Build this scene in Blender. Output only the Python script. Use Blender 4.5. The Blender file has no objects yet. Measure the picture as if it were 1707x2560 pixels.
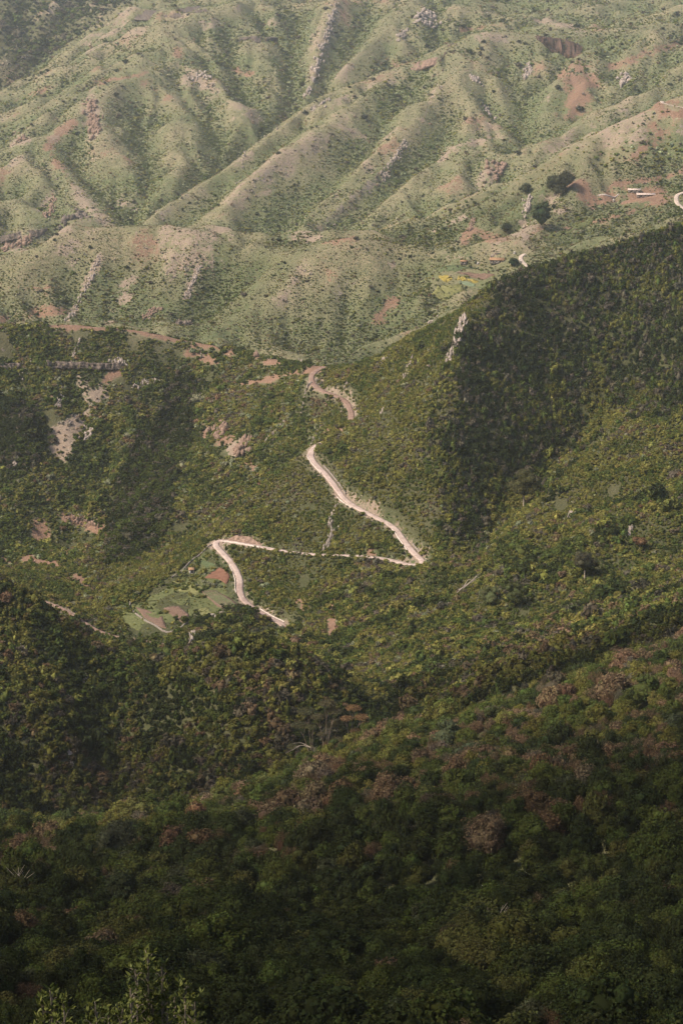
import bpy, math, random, time
import numpy as np
T0 = time.time()
rng = np.random.default_rng(7)
random.seed(7)
sc = bpy.context.scene
C = sc.collection

# ------------------------------------------------------------------ camera
ZC = 420.0                      # height of the viewpoint, metres
PITCH = math.radians(15.0)      # looking down
FPX = 4900.0                    # focal length in units of a 1568 x 2352 frame (75 mm on a 24 x 36 frame)
cam_d = bpy.data.cameras.new('camera')
cam_d.sensor_fit = 'VERTICAL'; cam_d.sensor_height = 36.0; cam_d.lens = 75.0
cam_d.clip_start = 0.5; cam_d.clip_end = 20000.0
cam = bpy.data.objects.new('camera', cam_d)
cam.location = (0, 0, ZC); cam.rotation_euler = (math.radians(90) - PITCH, 0, 0)
C.objects.link(cam); sc.camera = cam

# ------------------------------------------------------------------ sky, sun, exposure
SUN_EL = math.radians(48); SUN_AZ = math.radians(-110)     # azimuth from +Y (view direction), negative = to the left
w = bpy.data.worlds.new('World'); sc.world = w; w.use_nodes = True
nt = w.node_tree; nt.nodes.clear()
sky = nt.nodes.new('ShaderNodeTexSky'); sky.sky_type = 'NISHITA'; sky.sun_disc = False
sky.sun_elevation = SUN_EL; sky.sun_rotation = SUN_AZ
sky.altitude = 600; sky.air_density = 1.0; sky.dust_density = 6.0; sky.ozone_density = 1.0
bg = nt.nodes.new('ShaderNodeBackground'); bg.inputs['Strength'].default_value = 0.10
wo = nt.nodes.new('ShaderNodeOutputWorld')
nt.links.new(sky.outputs[0], bg.inputs[0]); nt.links.new(bg.outputs[0], wo.inputs[0])
sun_d = bpy.data.lights.new('sun', 'SUN'); sun_d.energy = 2.8; sun_d.angle = math.radians(10); sun_d.color = (1.0, .885, .72)
sun = bpy.data.objects.new('sun', sun_d); C.objects.link(sun); sun.location = (-800, 600, 1500)
sd = (math.sin(SUN_AZ) * math.cos(SUN_EL), math.cos(SUN_AZ) * math.cos(SUN_EL), math.sin(SUN_EL))   # towards the sun
from mathutils import Vector
sun.rotation_euler = Vector(sd).to_track_quat('Z', 'Y').to_euler()
sc.view_settings.view_transform = 'Standard'; sc.view_settings.look = 'None'
sc.view_settings.exposure = 1.1; sc.view_settings.gamma = 1.0; sc.view_settings.use_curve_mapping = False
sc.render.engine = 'CYCLES'
sc.cycles.use_denoising = True; sc.cycles.denoising_prefilter = 'NONE'; sc.cycles.use_adaptive_sampling = True; sc.cycles.adaptive_threshold = .01; sc.cycles.adaptive_min_samples = 12
HAZE_D = 0.95e-4
sc.cycles.max_bounces = 5; sc.cycles.diffuse_bounces = 3; sc.cycles.transparent_max_bounces = 6
sc.cycles.volume_bounces = 1; sc.cycles.transmission_bounces = 3
# ------------------------------------------------------------------ survey points: (frame x, frame y, distance) -> world
CP, SP = math.cos(PITCH), math.sin(PITCH)
def P(px, py, Y):
    u = (px - 784) / FPX; v = (1176 - py) / FPX
    t = Y / (CP + v * SP)
    return (u * t, Y, ZC + t * (-SP + v * CP))
def proj(x, y, z):
    zz = z - ZC
    d = y * CP - zz * SP; up = y * SP + zz * CP
    return 784 + FPX * x / d, 1176 - FPX * up / d, d
LINES = []                                   # (points, dz, weight)
ZONE = None
def FY(Y): return 2400 + (Y - 2060) * .72           # the far massif stands across a hidden valley
def TY(Y): return Y if Y > 1850 else 1850 - (1850 - Y) * .55
def L(pts, dz=0.0):
    if ZONE: pts = [(a, b, ZONE(c)) for a, b, c in pts]
    if ZONE is FY: dz = dz * 2.0 + (2 if dz >= 0 else 0)
    LINES.append([(p[0], p[1], p[2] + dz) for p in (P(*q) for q in pts)])
def W(pts): LINES.append([(x, y, ZC + z) for x, y, z in pts])

# -- the slope the viewer stands on and the near forest
W([(-110, -60, 2), (250, -60, 2)]); W([(-110, 5, -5), (250, 5, -5)])
W([(-110, 40, -28), (250, 40, -28)])
W([(-110, 110, -75), (250, 110, -73)])
W([(-110, 190, -120), (0, 190, -116), (250, 190, -112)])
# unseen flank added on the left to screen the near forest, low enough for sun 
W([(-330, -60, 40), (-340, 100, 30), (-345, 300, 0), (-355, 450, -40), (-380, 560, -80), (-420, 660, -120), (-470, 780, -180)])
W([(-600, -60, 60), (-620, 300, 30), (-700, 600, -40)])
F = -6.5
L([(-700, 2330, 240), (0, 2330, 240), (784, 2330, 235), (1568, 2320, 230), (2500, 2300, 225)], F)
L([(-250, 2130, 370), (0, 2130, 360), (500, 2120, 350), (1000, 2090, 340), (1568, 2040, 325), (2200, 1990, 320)], F)
L([(-200, 1975, 500), (0, 1965, 500), (300, 1945, 490), (700, 1880, 470), (1100, 1800, 450), (1568, 1720, 440), (2100, 1660, 430)], F)
L([(-400, 1950, 570), (0, 1925, 575), (250, 1900, 575), (400, 1872, 580), (550, 1822, 590), (640, 1775, 600), (700, 1742, 610), (780, 1700, 620), (870, 1660, 630), (960, 1640, 635), (1100, 1606, 640), (1250, 1565, 640), (1400, 1525, 635), (1568, 1485, 630), (2000, 1400, 620)], F)
# fold behind it on the right
L([(960, 1640, 690), (1100, 1600, 690), (1250, 1555, 690), (1400, 1510, 690), (1568, 1470, 690), (2000, 1390, 680)], -16)
L([(905, 1618, 790), (960, 1610, 775), (1020, 1590, 765), (1100, 1540, 770), (1180, 1495, 780), (1250, 1462, 790), (1330, 1425, 795), (1400, 1395, 800), (1480, 1370, 800), (1568, 1340, 800), (2000, 1230, 800)], -5)
# the ravine between the near forest and the knoll (mostly hidden)
W([(-190, 740, -372), (-120, 735, -366), (-60, 730, -358), (-15, 735, -345), (10, 780, -330), (22, 850, -322)])
# left hill and the knoll
K = -4
L([(-400, 1240, 930), (-150, 1260, 910), (0, 1302, 900), (70, 1352, 890), (160, 1432, 885), (240, 1475, 890), (300, 1502, 895), (330, 1524, 890), (400, 1492, 872), (470, 1455, 862), (520, 1436, 858), (570, 1432, 856), (640, 1456, 854), (690, 1490, 852), (750, 1530, 850), (820, 1570, 848), (890, 1604, 850)], K)
L([(215, 1560, 862), (330, 1540, 866)], K)
L([(-300, 1560, 838), (0, 1560, 835), (110, 1600, 828), (170, 1700, 815)], K)           # rib of the left hill
L([(210, 1640, 845), (250, 1760, 822), (270, 1850, 800)], K - 3)                        # gully between
L([(560, 1600, 815), (500, 1780, 790)], K)
L([(-300, 1880, 770), (0, 1870, 775), (200, 1880, 780), (380, 1850, 778), (520, 1800, 775), (640, 1740, 775)], K)
# behind the knoll
W([(-190, 960, -352), (-130, 960, -350), (-60, 960, -352), (0, 950, -342)])
# bowl
L([(900, 1606, 875), (860, 1545, 940), (800, 1500, 990), (740, 1470, 1030), (680, 1455, 1060)], -2)
L([(1000, 1560, 900), (1100, 1480, 925), (1250, 1432, 940), (1400, 1375, 955), (1568, 1325, 965), (2000, 1240, 970)], -3)
L([(1050, 1440, 985), (1000, 1380, 1040), (1040, 1330, 1070), (1090, 1270, 1110)], -2)
L([(2000, 980, 1085), (1568, 1120, 1080), (1400, 1200, 1060), (1300, 1270, 1040), (1200, 1330, 1020)], 4)
L([(2000, 1020, 1140), (1568, 1060, 1130), (1420, 1130, 1105), (1300, 1210, 1080), (1190, 1290, 1055)], -8)
L([(1568, 1225, 1022), (1400, 1285, 1005), (1250, 1365, 985), (1150, 1430, 970)], -8)
# right-hand spur crest
L([(2000, 800, 1230), (1568, 930, 1205), (1450, 965, 1190), (1350, 1035, 1165), (1260, 1122, 1140), (1180, 1200, 1118), (1110, 1262, 1098)], -2.5)
# dark wooded gully
L([(1800, 640, 1290), (1640, 700, 1286), (1500, 790, 1280), (1420, 860, 1274), (1370, 920, 1263), (1300, 1040, 1232), (1200, 1135, 1190), (1130, 1215, 1150), (1075, 1290, 1112)], -4)
# the big spur (skyline of the dark wooded hill)
L([(2100, 330, 1372), (1800, 410, 1366), (1568, 497, 1356), (1480, 532, 1350), (1400, 560, 1344), (1300, 585, 1334), (1230, 608, 1322), (1160, 632, 1310), (1115, 668, 1300), (1050, 705, 1310), (980, 740, 1330), (920, 775, 1345), (870, 806, 1358), (800, 835, 1372), (745, 856, 1382)], -3)
# rib with the pale crag
L([(1115, 668, 1300), (1062, 745, 1272), (1035, 850, 1238), (1010, 960, 1205), (1010, 1080, 1172), (1000, 1200, 1142), (985, 1285, 1118)], -1.5)
L([(1300, 700, 1305), (1250, 850, 1268), (1200, 1000, 1225)], -4)
# the spur with the hairpins: crest that hides the valley behind
L([(815, 965, 1293), (770, 995, 1280), (722, 1022, 1268), (660, 1070, 1254), (600, 1115, 1244), (540, 1170, 1232), (485, 1232, 1212)], -1)
L([(870, 880, 1320), (830, 960, 1290)], -1)
# left valley floor and what lies behind the crest
W([(-205, 1000, -366), (-170, 1090, -364), (-135, 1190, -362)])
L([(250, 1350, 1195), (285, 1215, 1275), (330, 1090, 1365), (400, 955, 1440), (445, 850, 1480)], -4)
L([(700, 1010, 1330), (640, 1060, 1315), (560, 1130, 1300), (450, 1210, 1270), (350, 1260, 1250)], -6)
# L4 hill with the red soil
L([(-400, 700, 1480), (-100, 745, 1480), (0, 748, 1482), (100, 742, 1495), (200, 742, 1500), (270, 748, 1502), (340, 758, 1502), (400, 772, 1500), (470, 783, 1496), (530, 793, 1490), (590, 812, 1475), (650, 822, 1445), (700, 838, 1410), (735, 855, 1388)], -.5)
L([(270, 748, 1502), (262, 830, 1470), (245, 900, 1448), (215, 980, 1415), (190, 1090, 1375), (165, 1200, 1330), (160, 1280, 1295)], -.5)
L([(0, 860, 1440), (60, 960, 1400), (50, 1090, 1350), (30, 1250, 1285), (-30, 1330, 1230)], -4)
L([(-350, 820, 1460), (-300, 1250, 1290)])
L([(590, 812, 1475), (560, 900, 1432), (520, 1000, 1390), (470, 1100, 1345), (400, 1190, 1295)], 0)
L([(700, 838, 1410), (690, 930, 1375), (640, 1030, 1335)], -3)
# hollow behind L4 and the middle ridge
W([(-450, 1650, -345), (-250, 1650, -345), (-100, 1640, -345), (-20, 1600, -340), (50, 1520, -318)])
ZONE = TY
L([(-300, 720, 1790), (-100, 680, 1800), (0, 652, 1810), (60, 610, 1835), (110, 560, 1868), (145, 520, 1890), (172, 505, 1900), (200, 520, 1900), (250, 521, 1898), (350, 517, 1895), (430, 522, 1880), (465, 545, 1868), (490, 566, 1858), (560, 571, 1852), (640, 573, 1850), (690, 571, 1846), (740, 557, 1838), (800, 542, 1830), (860, 551, 1826), (910, 566, 1822), (990, 577, 1800), (1050, 574, 1780), (1110, 548, 1775), (1140, 540, 1775), (1180, 575, 1740), (1200, 590, 1720)])
L([(250, 521, 1898), (220, 600, 1845), (170, 700, 1795)]); L([(330, 600, 1850), (250, 740, 1750)], -5)
L([(490, 566, 1858), (450, 640, 1805), (400, 700, 1770), (330, 742, 1740)])
L([(560, 600, 1838), (500, 690, 1780), (440, 755, 1730)], -6)
L([(800, 542, 1830), (700, 600, 1790), (600, 650, 1762), (520, 700, 1740), (470, 745, 1715)])
L([(800, 542, 1830), (760, 650, 1735), (700, 760, 1660), (720, 825, 1610)])
L([(910, 566, 1822), (940, 640, 1740), (880, 740, 1660), (760, 825, 1590)], -5)
L([(1000, 600, 1775), (1000, 655, 1720), (930, 740, 1640)])
L([(1000, 655, 1720), (1120, 655, 1712)]); L([(1010, 618, 1745), (1190, 610, 1700)])
ZONE = None
L([(1250, 640, 1500), (1100, 720, 1480), (950, 800, 1470), (800, 850, 1470), (740, 865, 1460)], -18)      # hidden hollow behind the big spur
L([(1300, 600, 1480), (1568, 560, 1480), (2000, 480, 1480)], -18)
ZONE = TY
# right middle distance: terrace with the ruins
L([(1200, 590, 1720), (1300, 548, 1790), (1400, 520, 1810), (1568, 505, 1800), (2000, 450, 1800)])
L([(1250, 540, 1830), (1330, 500, 1865), (1400, 465, 1905), (1500, 452, 1920), (1568, 455, 1915), (2000, 380, 1930)])
L([(1180, 540, 1800), (1250, 520, 1840), (1290, 470, 1885), (1330, 412, 1925), (1420, 400, 1940), (1568, 385, 1950), (2000, 280, 1960)])
L([(910, 562, 1915), (1000, 522, 1925), (1060, 490, 1935), (1100, 468, 1945), (1170, 425, 1965), (1240, 380, 1980), (1300, 338, 1995), (1420, 280, 2015), (1500, 245, 2028), (1568, 215, 2040), (2000, 60, 2060)])
L([(1060, 490, 1935), (1080, 550, 1870)]); L([(1000, 550, 1890), (1100, 525, 1870), (1160, 500, 1900)], -4)
# valley behind
W([(-500, 2120, -335), (-200, 2150, -335), (-60, 2160, -335), (40, 2180, -330), (130, 2210, -320), (230, 2270, -290), (330, 2340, -250), (480, 2420, -200)])
ZONE = FY
L([(850, 525, 2050), (900, 505, 2062), (970, 488, 2078), (1040, 465, 2096), (1150, 412, 2140), (1240, 350, 2190), (1350, 290, 2270), (1568, 225, 2370)], -4)
# spur s3
L([(812, 537, 2065), (900, 474, 2125), (960, 440, 2165), (1010, 412, 2200), (1045, 375, 2240), (1062, 345, 2280), (1075, 280, 2370), (1090, 200, 2490), (1115, 110, 2630), (1135, 76, 2680)])
L([(1240, 350, 2310), (1200, 290, 2390), (1190, 200, 2500), (1150, 110, 2640)], -4)
L([(1240, 350, 2310), (1290, 290, 2380), (1320, 200, 2480), (1340, 130, 2600)], 0)
# gully and ribs left of s3
L([(740, 545, 2080), (830, 470, 2150), (880, 420, 2200), (960, 370, 2270), (1010, 330, 2320), (1030, 270, 2400)], -5)
L([(670, 555, 2070), (760, 480, 2130), (850, 410, 2210), (900, 370, 2260), (935, 320, 2330), (985, 250, 2430), (1040, 160, 2570)], 3)
L([(600, 560, 2065), (680, 480, 2140), (760, 410, 2210), (840, 330, 2320), (880, 260, 2420), (960, 180, 2560)], -4)
L([(470, 535, 2080), (500, 500, 2105), (560, 440, 2160), (620, 385, 2215), (690, 335, 2280), (760, 290, 2360), (840, 230, 2480), (910, 175, 2590)], 2)
L([(400, 520, 2090), (470, 460, 2150), (560, 380, 2240), (640, 320, 2320), (720, 260, 2420)], -5)
L([(335, 502, 2110), (400, 455, 2170), (440, 425, 2210), (500, 378, 2270), (560, 330, 2340), (620, 280, 2420), (700, 236, 2500), (800, 204, 2555), (900, 170, 2605), (960, 150, 2625), (1050, 104, 2660), (1095, 80, 2675), (1135, 76, 2680), (1200, 82, 2680), (1260, 88, 2685), (1330, 100, 2680)], 1)
L([(1135, 76, 2680), (1260, 88, 2685), (1400, 70, 2720), (1568, 50, 2740), (2000, -60, 2760)])
L([(1568, 140, 2560), (1450, 200, 2480), (1400, 240, 2420)], 0)
# behind the cave hill: gentle terraces and the back mountain
L([(1180, 60, 2900), (1300, 45, 2980), (1568, 20, 3000), (2000, -80, 3000)], -6)
L([(1000, -10, 3450), (1300, -20, 3450), (1568, -40, 3400), (2000, -150, 3400)])
L([(1060, 60, 2950), (960, 110, 2860), (860, 165, 2780), (760, 205, 2700), (700, 232, 2640)], -8)
L([(960, 0, 3150), (900, 70, 2980), (830, 130, 2860), (770, 180, 2770)], 4)
L([(850, 0, 3150), (800, 90, 2960), (750, 160, 2800), (705, 225, 2680)], -5)
L([(772, 0, 3130), (750, 80, 2960), (720, 170, 2790), (702, 225, 2690)], 4)
L([(690, 0, 3150), (670, 110, 2920), (690, 200, 2730), (640, 285, 2560), (560, 350, 2440), (480, 410, 2310), (400, 450, 2230), (335, 492, 2150), (300, 510, 2110)], -6)
L([(560, 0, 3150), (590, 90, 2960), (610, 180, 2790), (625, 270, 2620)], 2)
L([(520, 60, 3000), (540, 140, 2850), (575, 260, 2640)], -3)
# left massif
L([(360, 68, 2950), (405, 112, 2850), (415, 150, 2790), (455, 172, 2740), (500, 188, 2710), (545, 245, 2610), (590, 305, 2520)], 2)
L([(-300, 330, 2700), (0, 268, 2720), (70, 245, 2760), (180, 190, 2830), (230, 145, 2880), (305, 110, 2920), (360, 68, 2950), (440, 48, 2990), (520, 32, 3020), (556, 0, 3080)])
L([(415, 150, 2790), (330, 175, 2690), (240, 215, 2610), (160, 270, 2520), (110, 335, 2430), (60, 325, 2440), (0, 360, 2420), (-300, 420, 2400)], 1)
L([(110, 335, 2430), (136, 385, 2350), (180, 440, 2270), (218, 490, 2195), (290, 555, 2090)], 1)
L([(240, 215, 2610), (235, 290, 2480), (240, 330, 2420)], 1)
L([(160, 330, 2440), (190, 390, 2340), (250, 440, 2260), (300, 500, 2160)], -5)
L([(400, 170, 2760), (420, 270, 2560), (430, 350, 2420), (400, 430, 2270)], 1)
L([(320, 250, 2600), (340, 330, 2460), (350, 400, 2330), (330, 480, 2180)], -4)
L([(480, 230, 2660), (500, 320, 2500), (480, 390, 2360)], -2)
L([(0, 560, 2010), (100, 540, 2030), (200, 540, 2050), (290, 560, 2050)], -7)
L([(-300, 560, 2050), (-50, 480, 2180), (40, 470, 2190), (90, 480, 2170), (60, 540, 2060)], 0)
# dark corner and beyond the frame
L([(-300, 330, 3050), (0, 214, 3060), (54, 188, 3080), (109, 150, 3100), (180, 95, 3140), (261, 35, 3180), (305, 0, 3200)], 0)
L([(-300, 350, 3200), (0, 225, 3180), (150, 130, 3240), (300, 10, 3300)], -14)
L([(-300, 0, 3600), (0, 0, 3600), (150, -10, 3650), (300, -40, 3700)])
ZONE = None
W([(-1100, 4250, 140), (0, 4250, 170), (1100, 4250, 190)])

# ------------------------------------------------------------------ roads (survey of the centre line), also part of the relief
ROAD_MAIN = [(748, 842, 1412), (728, 850, 1400), (716, 862, 1388), (716, 876, 1378), (728, 890, 1366), (752, 902, 1356), (778, 912, 1347), (795, 924, 1336), (803, 940, 1322), (806, 958, 1304), (800, 985, 1290), (768, 1005, 1282),
             (735, 1020, 1276), (718, 1032, 1268), (714, 1046, 1260), (722, 1062, 1250), (745, 1086, 1236), (770, 1118, 1220), (790, 1146, 1205), (820, 1166, 1192), (860, 1186, 1178), (904, 1210, 1164), (926, 1240, 1150), (948, 1268, 1134), (968, 1284, 1125),
             (972, 1293, 1121), (962, 1299, 1119), (940, 1298, 1121), (905, 1288, 1130), (860, 1280, 1137), (805, 1276, 1143), (730, 1274, 1152), (650, 1265, 1166), (590, 1254, 1181), (535, 1244, 1194), (503, 1242, 1199),
             (496, 1252, 1192), (512, 1270, 1180), (536, 1298, 1164), (549, 1330, 1148), (550, 1355, 1136), (560, 1378, 1126), (585, 1398, 1116), (615, 1416, 1106), (645, 1430, 1099), (655, 1440, 1094), (645, 1450, 1090), (625, 1458, 1086), (590, 1475, 1078)]
ROAD_LOW = [(20, 1340, 1130), (100, 1380, 1105), (140, 1394, 1096), (180, 1420, 1085), (220, 1445, 1074), (265, 1462, 1068), (320, 1470, 1066), (360, 1478, 1063), (400, 1482, 1062), (450, 1482, 1062), (520, 1480, 1070), (590, 1475, 1078)]
ROAD_FAR = [(1215, 620, 1690), (1204, 605, 1702), (1194, 594, 1714), (1198, 584, 1724), (1207, 578, 1732)]
ROAD_EAST = [(1600, 505, 1800), (1572, 480, 1838), (1554, 466, 1860), (1552, 452, 1885), (1562, 444, 1898), (1590, 436, 1906)]
ROAD_TOP = [(1590, 250, 2029), (1560, 246, 2030), (1535, 241, 2031), (1518, 234, 2033), (1522, 226, 2037)]
ROAD_FAR = [(a, b, TY(c)) for a, b, c in ROAD_FAR]; ROAD_EAST = [(a, b, TY(c)) for a, b, c in ROAD_EAST]
for r in (ROAD_MAIN, ROAD_LOW, ROAD_FAR, ROAD_EAST, ROAD_TOP): L(r)
# terraced garden
L([(330, 1440, 1090), (440, 1420, 1102), (560, 1400, 1112)]); L([(270, 1400, 1128), (300, 1465, 1086), (420, 1460, 1080)])
L([(440, 1370, 1132), (540, 1365, 1136)]); L([(430, 1300, 1172), (480, 1300, 1168), (520, 1305, 1164)]); L([(485, 1250, 1196), (440, 1290, 1176), (390, 1320, 1160), (300, 1380, 1142), (262, 1400, 1134)])
L([(600, 1340, 1140), (700, 1340, 1130), (850, 1340, 1100), (950, 1360, 1070)], -3); L([(700, 1420, 1085), (850, 1420, 1045)], -3)

# ------------------------------------------------------------------ relief: relax a membrane through the survey lines
GX0, GX1, GY0, GY1 = -1000.0, 1000.0, -64.0, 4288.0
def sample_lines(step):
    out = []
    for ln in LINES:
        for a, b in zip(ln[:-1], ln[1:]):
            a = np.array(a); b = np.array(b)
            n = max(2, int(np.linalg.norm(b - a) / step) + 1)
            t = np.linspace(0, 1, n)[:, None]
            out.append(a + (b - a) * t)
    return np.concatenate(out)
SAMP = sample_lines(1.5)
def relax(Z, fix, val, it, wsor=1.0):
    for k in range(it):
        Zp = np.pad(Z, 1, mode='edge')
        N = (Zp[:-2, 1:-1] + Zp[2:, 1:-1] + Zp[1:-1, :-2] + Zp[1:-1, 2:]) * .2 + (Zp[:-2, :-2] + Zp[2:, 2:] + Zp[:-2, 2:] + Zp[2:, :-2]) * .05
        Z = np.where(fix, val, N)
    return Z
def upsample(Z, ny, nx):
    yi = np.linspace(0, Z.shape[0] - 1, ny); xi = np.linspace(0, Z.shape[1] - 1, nx)
    y0 = np.clip(yi.astype(int), 0, Z.shape[0] - 2); x0 = np.clip(xi.astype(int), 0, Z.shape[1] - 2)
    fy = (yi - y0)[:, None]; fx = (xi - x0)[None]
    return (Z[y0][:, x0] * (1 - fy) * (1 - fx) + Z[y0 + 1][:, x0] * fy * (1 - fx) + Z[y0][:, x0 + 1] * (1 - fy) * fx + Z[y0 + 1][:, x0 + 1] * fy * fx)
def rasterise(h):
    nx = int((GX1 - GX0) / h) + 1; ny = int((GY1 - GY0) / h) + 1
    ix = np.rint((SAMP[:, 0] - GX0) / h).astype(int); iy = np.rint((SAMP[:, 1] - GY0) / h).astype(int)
    ok = (ix >= 0) & (ix < nx) & (iy >= 0) & (iy < ny)
    idx = iy[ok] * nx + ix[ok]
    s = np.bincount(idx, SAMP[ok, 2], nx * ny); c = np.bincount(idx, minlength=nx * ny)
    fix = (c > 0).reshape(ny, nx); val = np.where(c > 0, s / np.maximum(c, 1), 0).reshape(ny, nx)
    return fix, val
Z = None
for h, it in ((64, 400), (32, 300), (16, 250), (8, 200), (4, 60)):
    fix, val = rasterise(h)
    Z = np.full(fix.shape, SAMP[:, 2].mean()) if Z is None else upsample(Z, *fix.shape)
    Z = relax(Z, fix, val, it)
HG = 4.0
NY, NX = Z.shape
def blur(Z, n):
    for _ in range(n):
        Zp = np.pad(Z, 1, mode='edge')
        Z = (Zp[:-2, 1:-1] + Zp[2:, 1:-1] + Zp[1:-1, :-2] + Zp[1:-1, 2:]) * .125 + Zp[1:-1, 1:-1] * .25 + (Zp[:-2, :-2] + Zp[2:, 2:] + Zp[:-2, 2:] + Zp[2:, :-2]) * .0625
    return Z
Z = blur(Z, 2)
def vnoise(x, y, seed=0):                     # smooth value noise, vectorised
    xi = np.floor(x).astype(np.int64); yi = np.floor(y).astype(np.int64)
    fx = x - xi; fy = y - yi
    fx = fx * fx * fx * (fx * (fx * 6 - 15) + 10); fy = fy * fy * fy * (fy * (fy * 6 - 15) + 10)
    def hsh(a, b):
        n = (a * 374761393 + b * 668265263 + seed * 974634777) & 0x7fffffff
        n = ((n ^ (n >> 13)) * 1274126177) & 0x7fffffff
        return ((n ^ (n >> 16)) & 0xffff) / 65535.0
    return (hsh(xi, yi) * (1 - fx) + hsh(xi + 1, yi) * fx) * (1 - fy) + (hsh(xi, yi + 1) * (1 - fx) + hsh(xi + 1, yi + 1) * fx) * fy
def fbm(x, y, octv=4, seed=0, gain=.5):
    a, s, t = 1.0, 0, 0
    for o in range(octv):
        s = s + a * (vnoise(x, y, seed + o * 17) * 2 - 1); t += a; a *= gain; x = x * 2.03 + 13.7; y = y * 2.03 + 7.1
    return s / t
gx = GX0 + np.arange(NX) * HG; gy = GY0 + np.arange(NY) * HG
XX, YY = np.meshgrid(gx, gy)
# distance from the survey lines keeps their heights true, relief grows between them
fx4, _ = rasterise(HG)
dist = np.where(fx4, 0.0, 1e3)
for _ in range(14):
    dp = np.pad(dist, 1, mode='edge')
    dist = np.minimum.reduce([dist, dp[:-2, 1:-1] + HG, dp[2:, 1:-1] + HG, dp[1:-1, :-2] + HG, dp[1:-1, 2:] + HG])
amp = .12 + .88 * np.clip(dist / 45.0, 0, 1)
far = np.maximum(np.clip((YY - 300) / 1500, .45, 1.35), .75 * ((YY > 300) & (YY < 1100))) * np.where(YY < 120, .15, 1)
warp = fbm(XX / 110, YY / 110, 2, 5) * 26
rel = fbm((XX + warp) / 90, (YY - warp) / 90, 4, 11) * 9 + (.42 - np.abs(fbm((XX - warp) / 62, (YY + warp) / 62, 4, 31))) * 16 + (.36 - np.abs(fbm((XX + warp * .5) / 27, (YY + warp) / 27, 3, 47))) * 7 * np.clip((YY - 1400) / 500, 0, 1)
Z = Z + amp * far * rel + fbm(XX / 16, YY / 16, 3, 71) * 1.1 * np.clip(.4 + amp, 0, 1) * far
# running water: droplets carve gullies
def erode(Z, n, steps, seed=1):
    r = np.random.default_rng(seed)
    p = np.stack([r.uniform(2, NX - 3, n), r.uniform(2, NY - 3, n)], 1); v = np.zeros((n, 2)); carry = np.zeros(n)
    alive = np.ones(n)
    def at(p):
        ix = p[:, 0].astype(int); iy = p[:, 1].astype(int); fx = p[:, 0] - ix; fy = p[:, 1] - iy
        z00 = Z[iy, ix]; z10 = Z[iy, ix + 1]; z01 = Z[iy + 1, ix]; z11 = Z[iy + 1, ix + 1]
        g = np.stack([(z10 - z00) * (1 - fy) + (z11 - z01) * fy, (z01 - z00) * (1 - fx) + (z11 - z10) * fx], 1)
        return ix, iy, fx, fy, z00 * (1 - fx) * (1 - fy) + z10 * fx * (1 - fy) + z01 * (1 - fx) * fy + z11 * fx * fy, g
    for s in range(steps):
        ix, iy, fx, fy, z, g = at(p)
        v = v * .3 - g; d = v / (np.linalg.norm(v, axis=1) + 1e-6)[:, None]
        q = np.clip(p + d, 2, [NX - 4, NY - 4])
        dh = z - at(q)[4]                                   # drop along this step
        cap = np.clip(dh, 0, 4) * 1.6
        take = np.where(dh > 0, np.clip((cap - carry) * .12, -.12, np.minimum(dh * .35, .2)), -np.minimum(carry, -dh * .9)) * alive
        carry += take
        k = iy * NX + ix; n2 = NX * NY
        dz = np.bincount(k, -take * (1 - fx) * (1 - fy), n2) + np.bincount(k + 1, -take * fx * (1 - fy), n2) + np.bincount(k + NX, -take * (1 - fx) * fy, n2) + np.bincount(k + NX + 1, -take * fx * fy, n2)
        Z = Z + dz.reshape(NY, NX)
        alive = alive * (dh > -.3); p = q
    return Z
Zb = Z.copy()
for k in range(4):
    Z = erode(Z, 40000, 30, seed=k + 3)
    Z = Z * .75 + blur(Z, 1) * .25
dzer = np.clip(Z - Zb, -10, 6) * np.clip(dist / 20, .15, 1)
Z = Zb + dzer
# streams: gather the run-off, cut V-shaped gullies into the open hills, let their sides slump to a natural slope
def runoff(Zs):
    n_y, n_x = Zs.shape; zf = Zs.ravel(); order = np.argsort(-zf)
    Zp = np.pad(Zs, 1, mode='edge'); best = np.zeros(Zs.shape); to = np.arange(n_y * n_x).reshape(n_y, n_x).copy(); base = to.copy()
    for dy, dx in ((-1, 0), (1, 0), (0, -1), (0, 1), (-1, -1), (-1, 1), (1, -1), (1, 1)):
        dr_ = (Zs - Zp[1 + dy:1 + dy + n_y, 1 + dx:1 + dx + n_x]) / math.hypot(dx, dy)
        b_ = dr_ > best; yy_, xx_ = np.nonzero(b_)
        ok_ = (yy_ + dy >= 0) & (yy_ + dy < n_y) & (xx_ + dx >= 0) & (xx_ + dx < n_x); yy_ = yy_[ok_]; xx_ = xx_[ok_]
        best[yy_, xx_] = dr_[yy_, xx_]; to[yy_, xx_] = base[yy_ + dy, xx_ + dx]
    acc = [1.0] * (n_y * n_x); tl = to.ravel().tolist()
    for c in order.tolist():
        t_ = tl[c]
        if t_ != c: acc[t_] += acc[c]
    return np.array(acc).reshape(n_y, n_x)
rd_ = np.full(Z.shape, 1e3)
for r_ in (ROAD_MAIN, ROAD_FAR, ROAD_EAST, ROAD_TOP):
    for q_ in r_:
        c_ = P(*q_); j0, i0 = int((c_[1] - GY0) / HG), int((c_[0] - GX0) / HG)
        sl_ = (slice(max(j0 - 12, 0), j0 + 13), slice(max(i0 - 12, 0), i0 + 13)); rd_[sl_] = np.minimum(rd_[sl_], np.hypot(XX[sl_] - c_[0], YY[sl_] - c_[1]))
j0, j1, i0, i1 = int((1090 - GY0) / HG), int((3700 - GY0) / HG), int((-760 - GX0) / HG), int((760 - GX0) / HG)
sub = (slice(j0, j1), slice(i0, i1))
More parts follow.
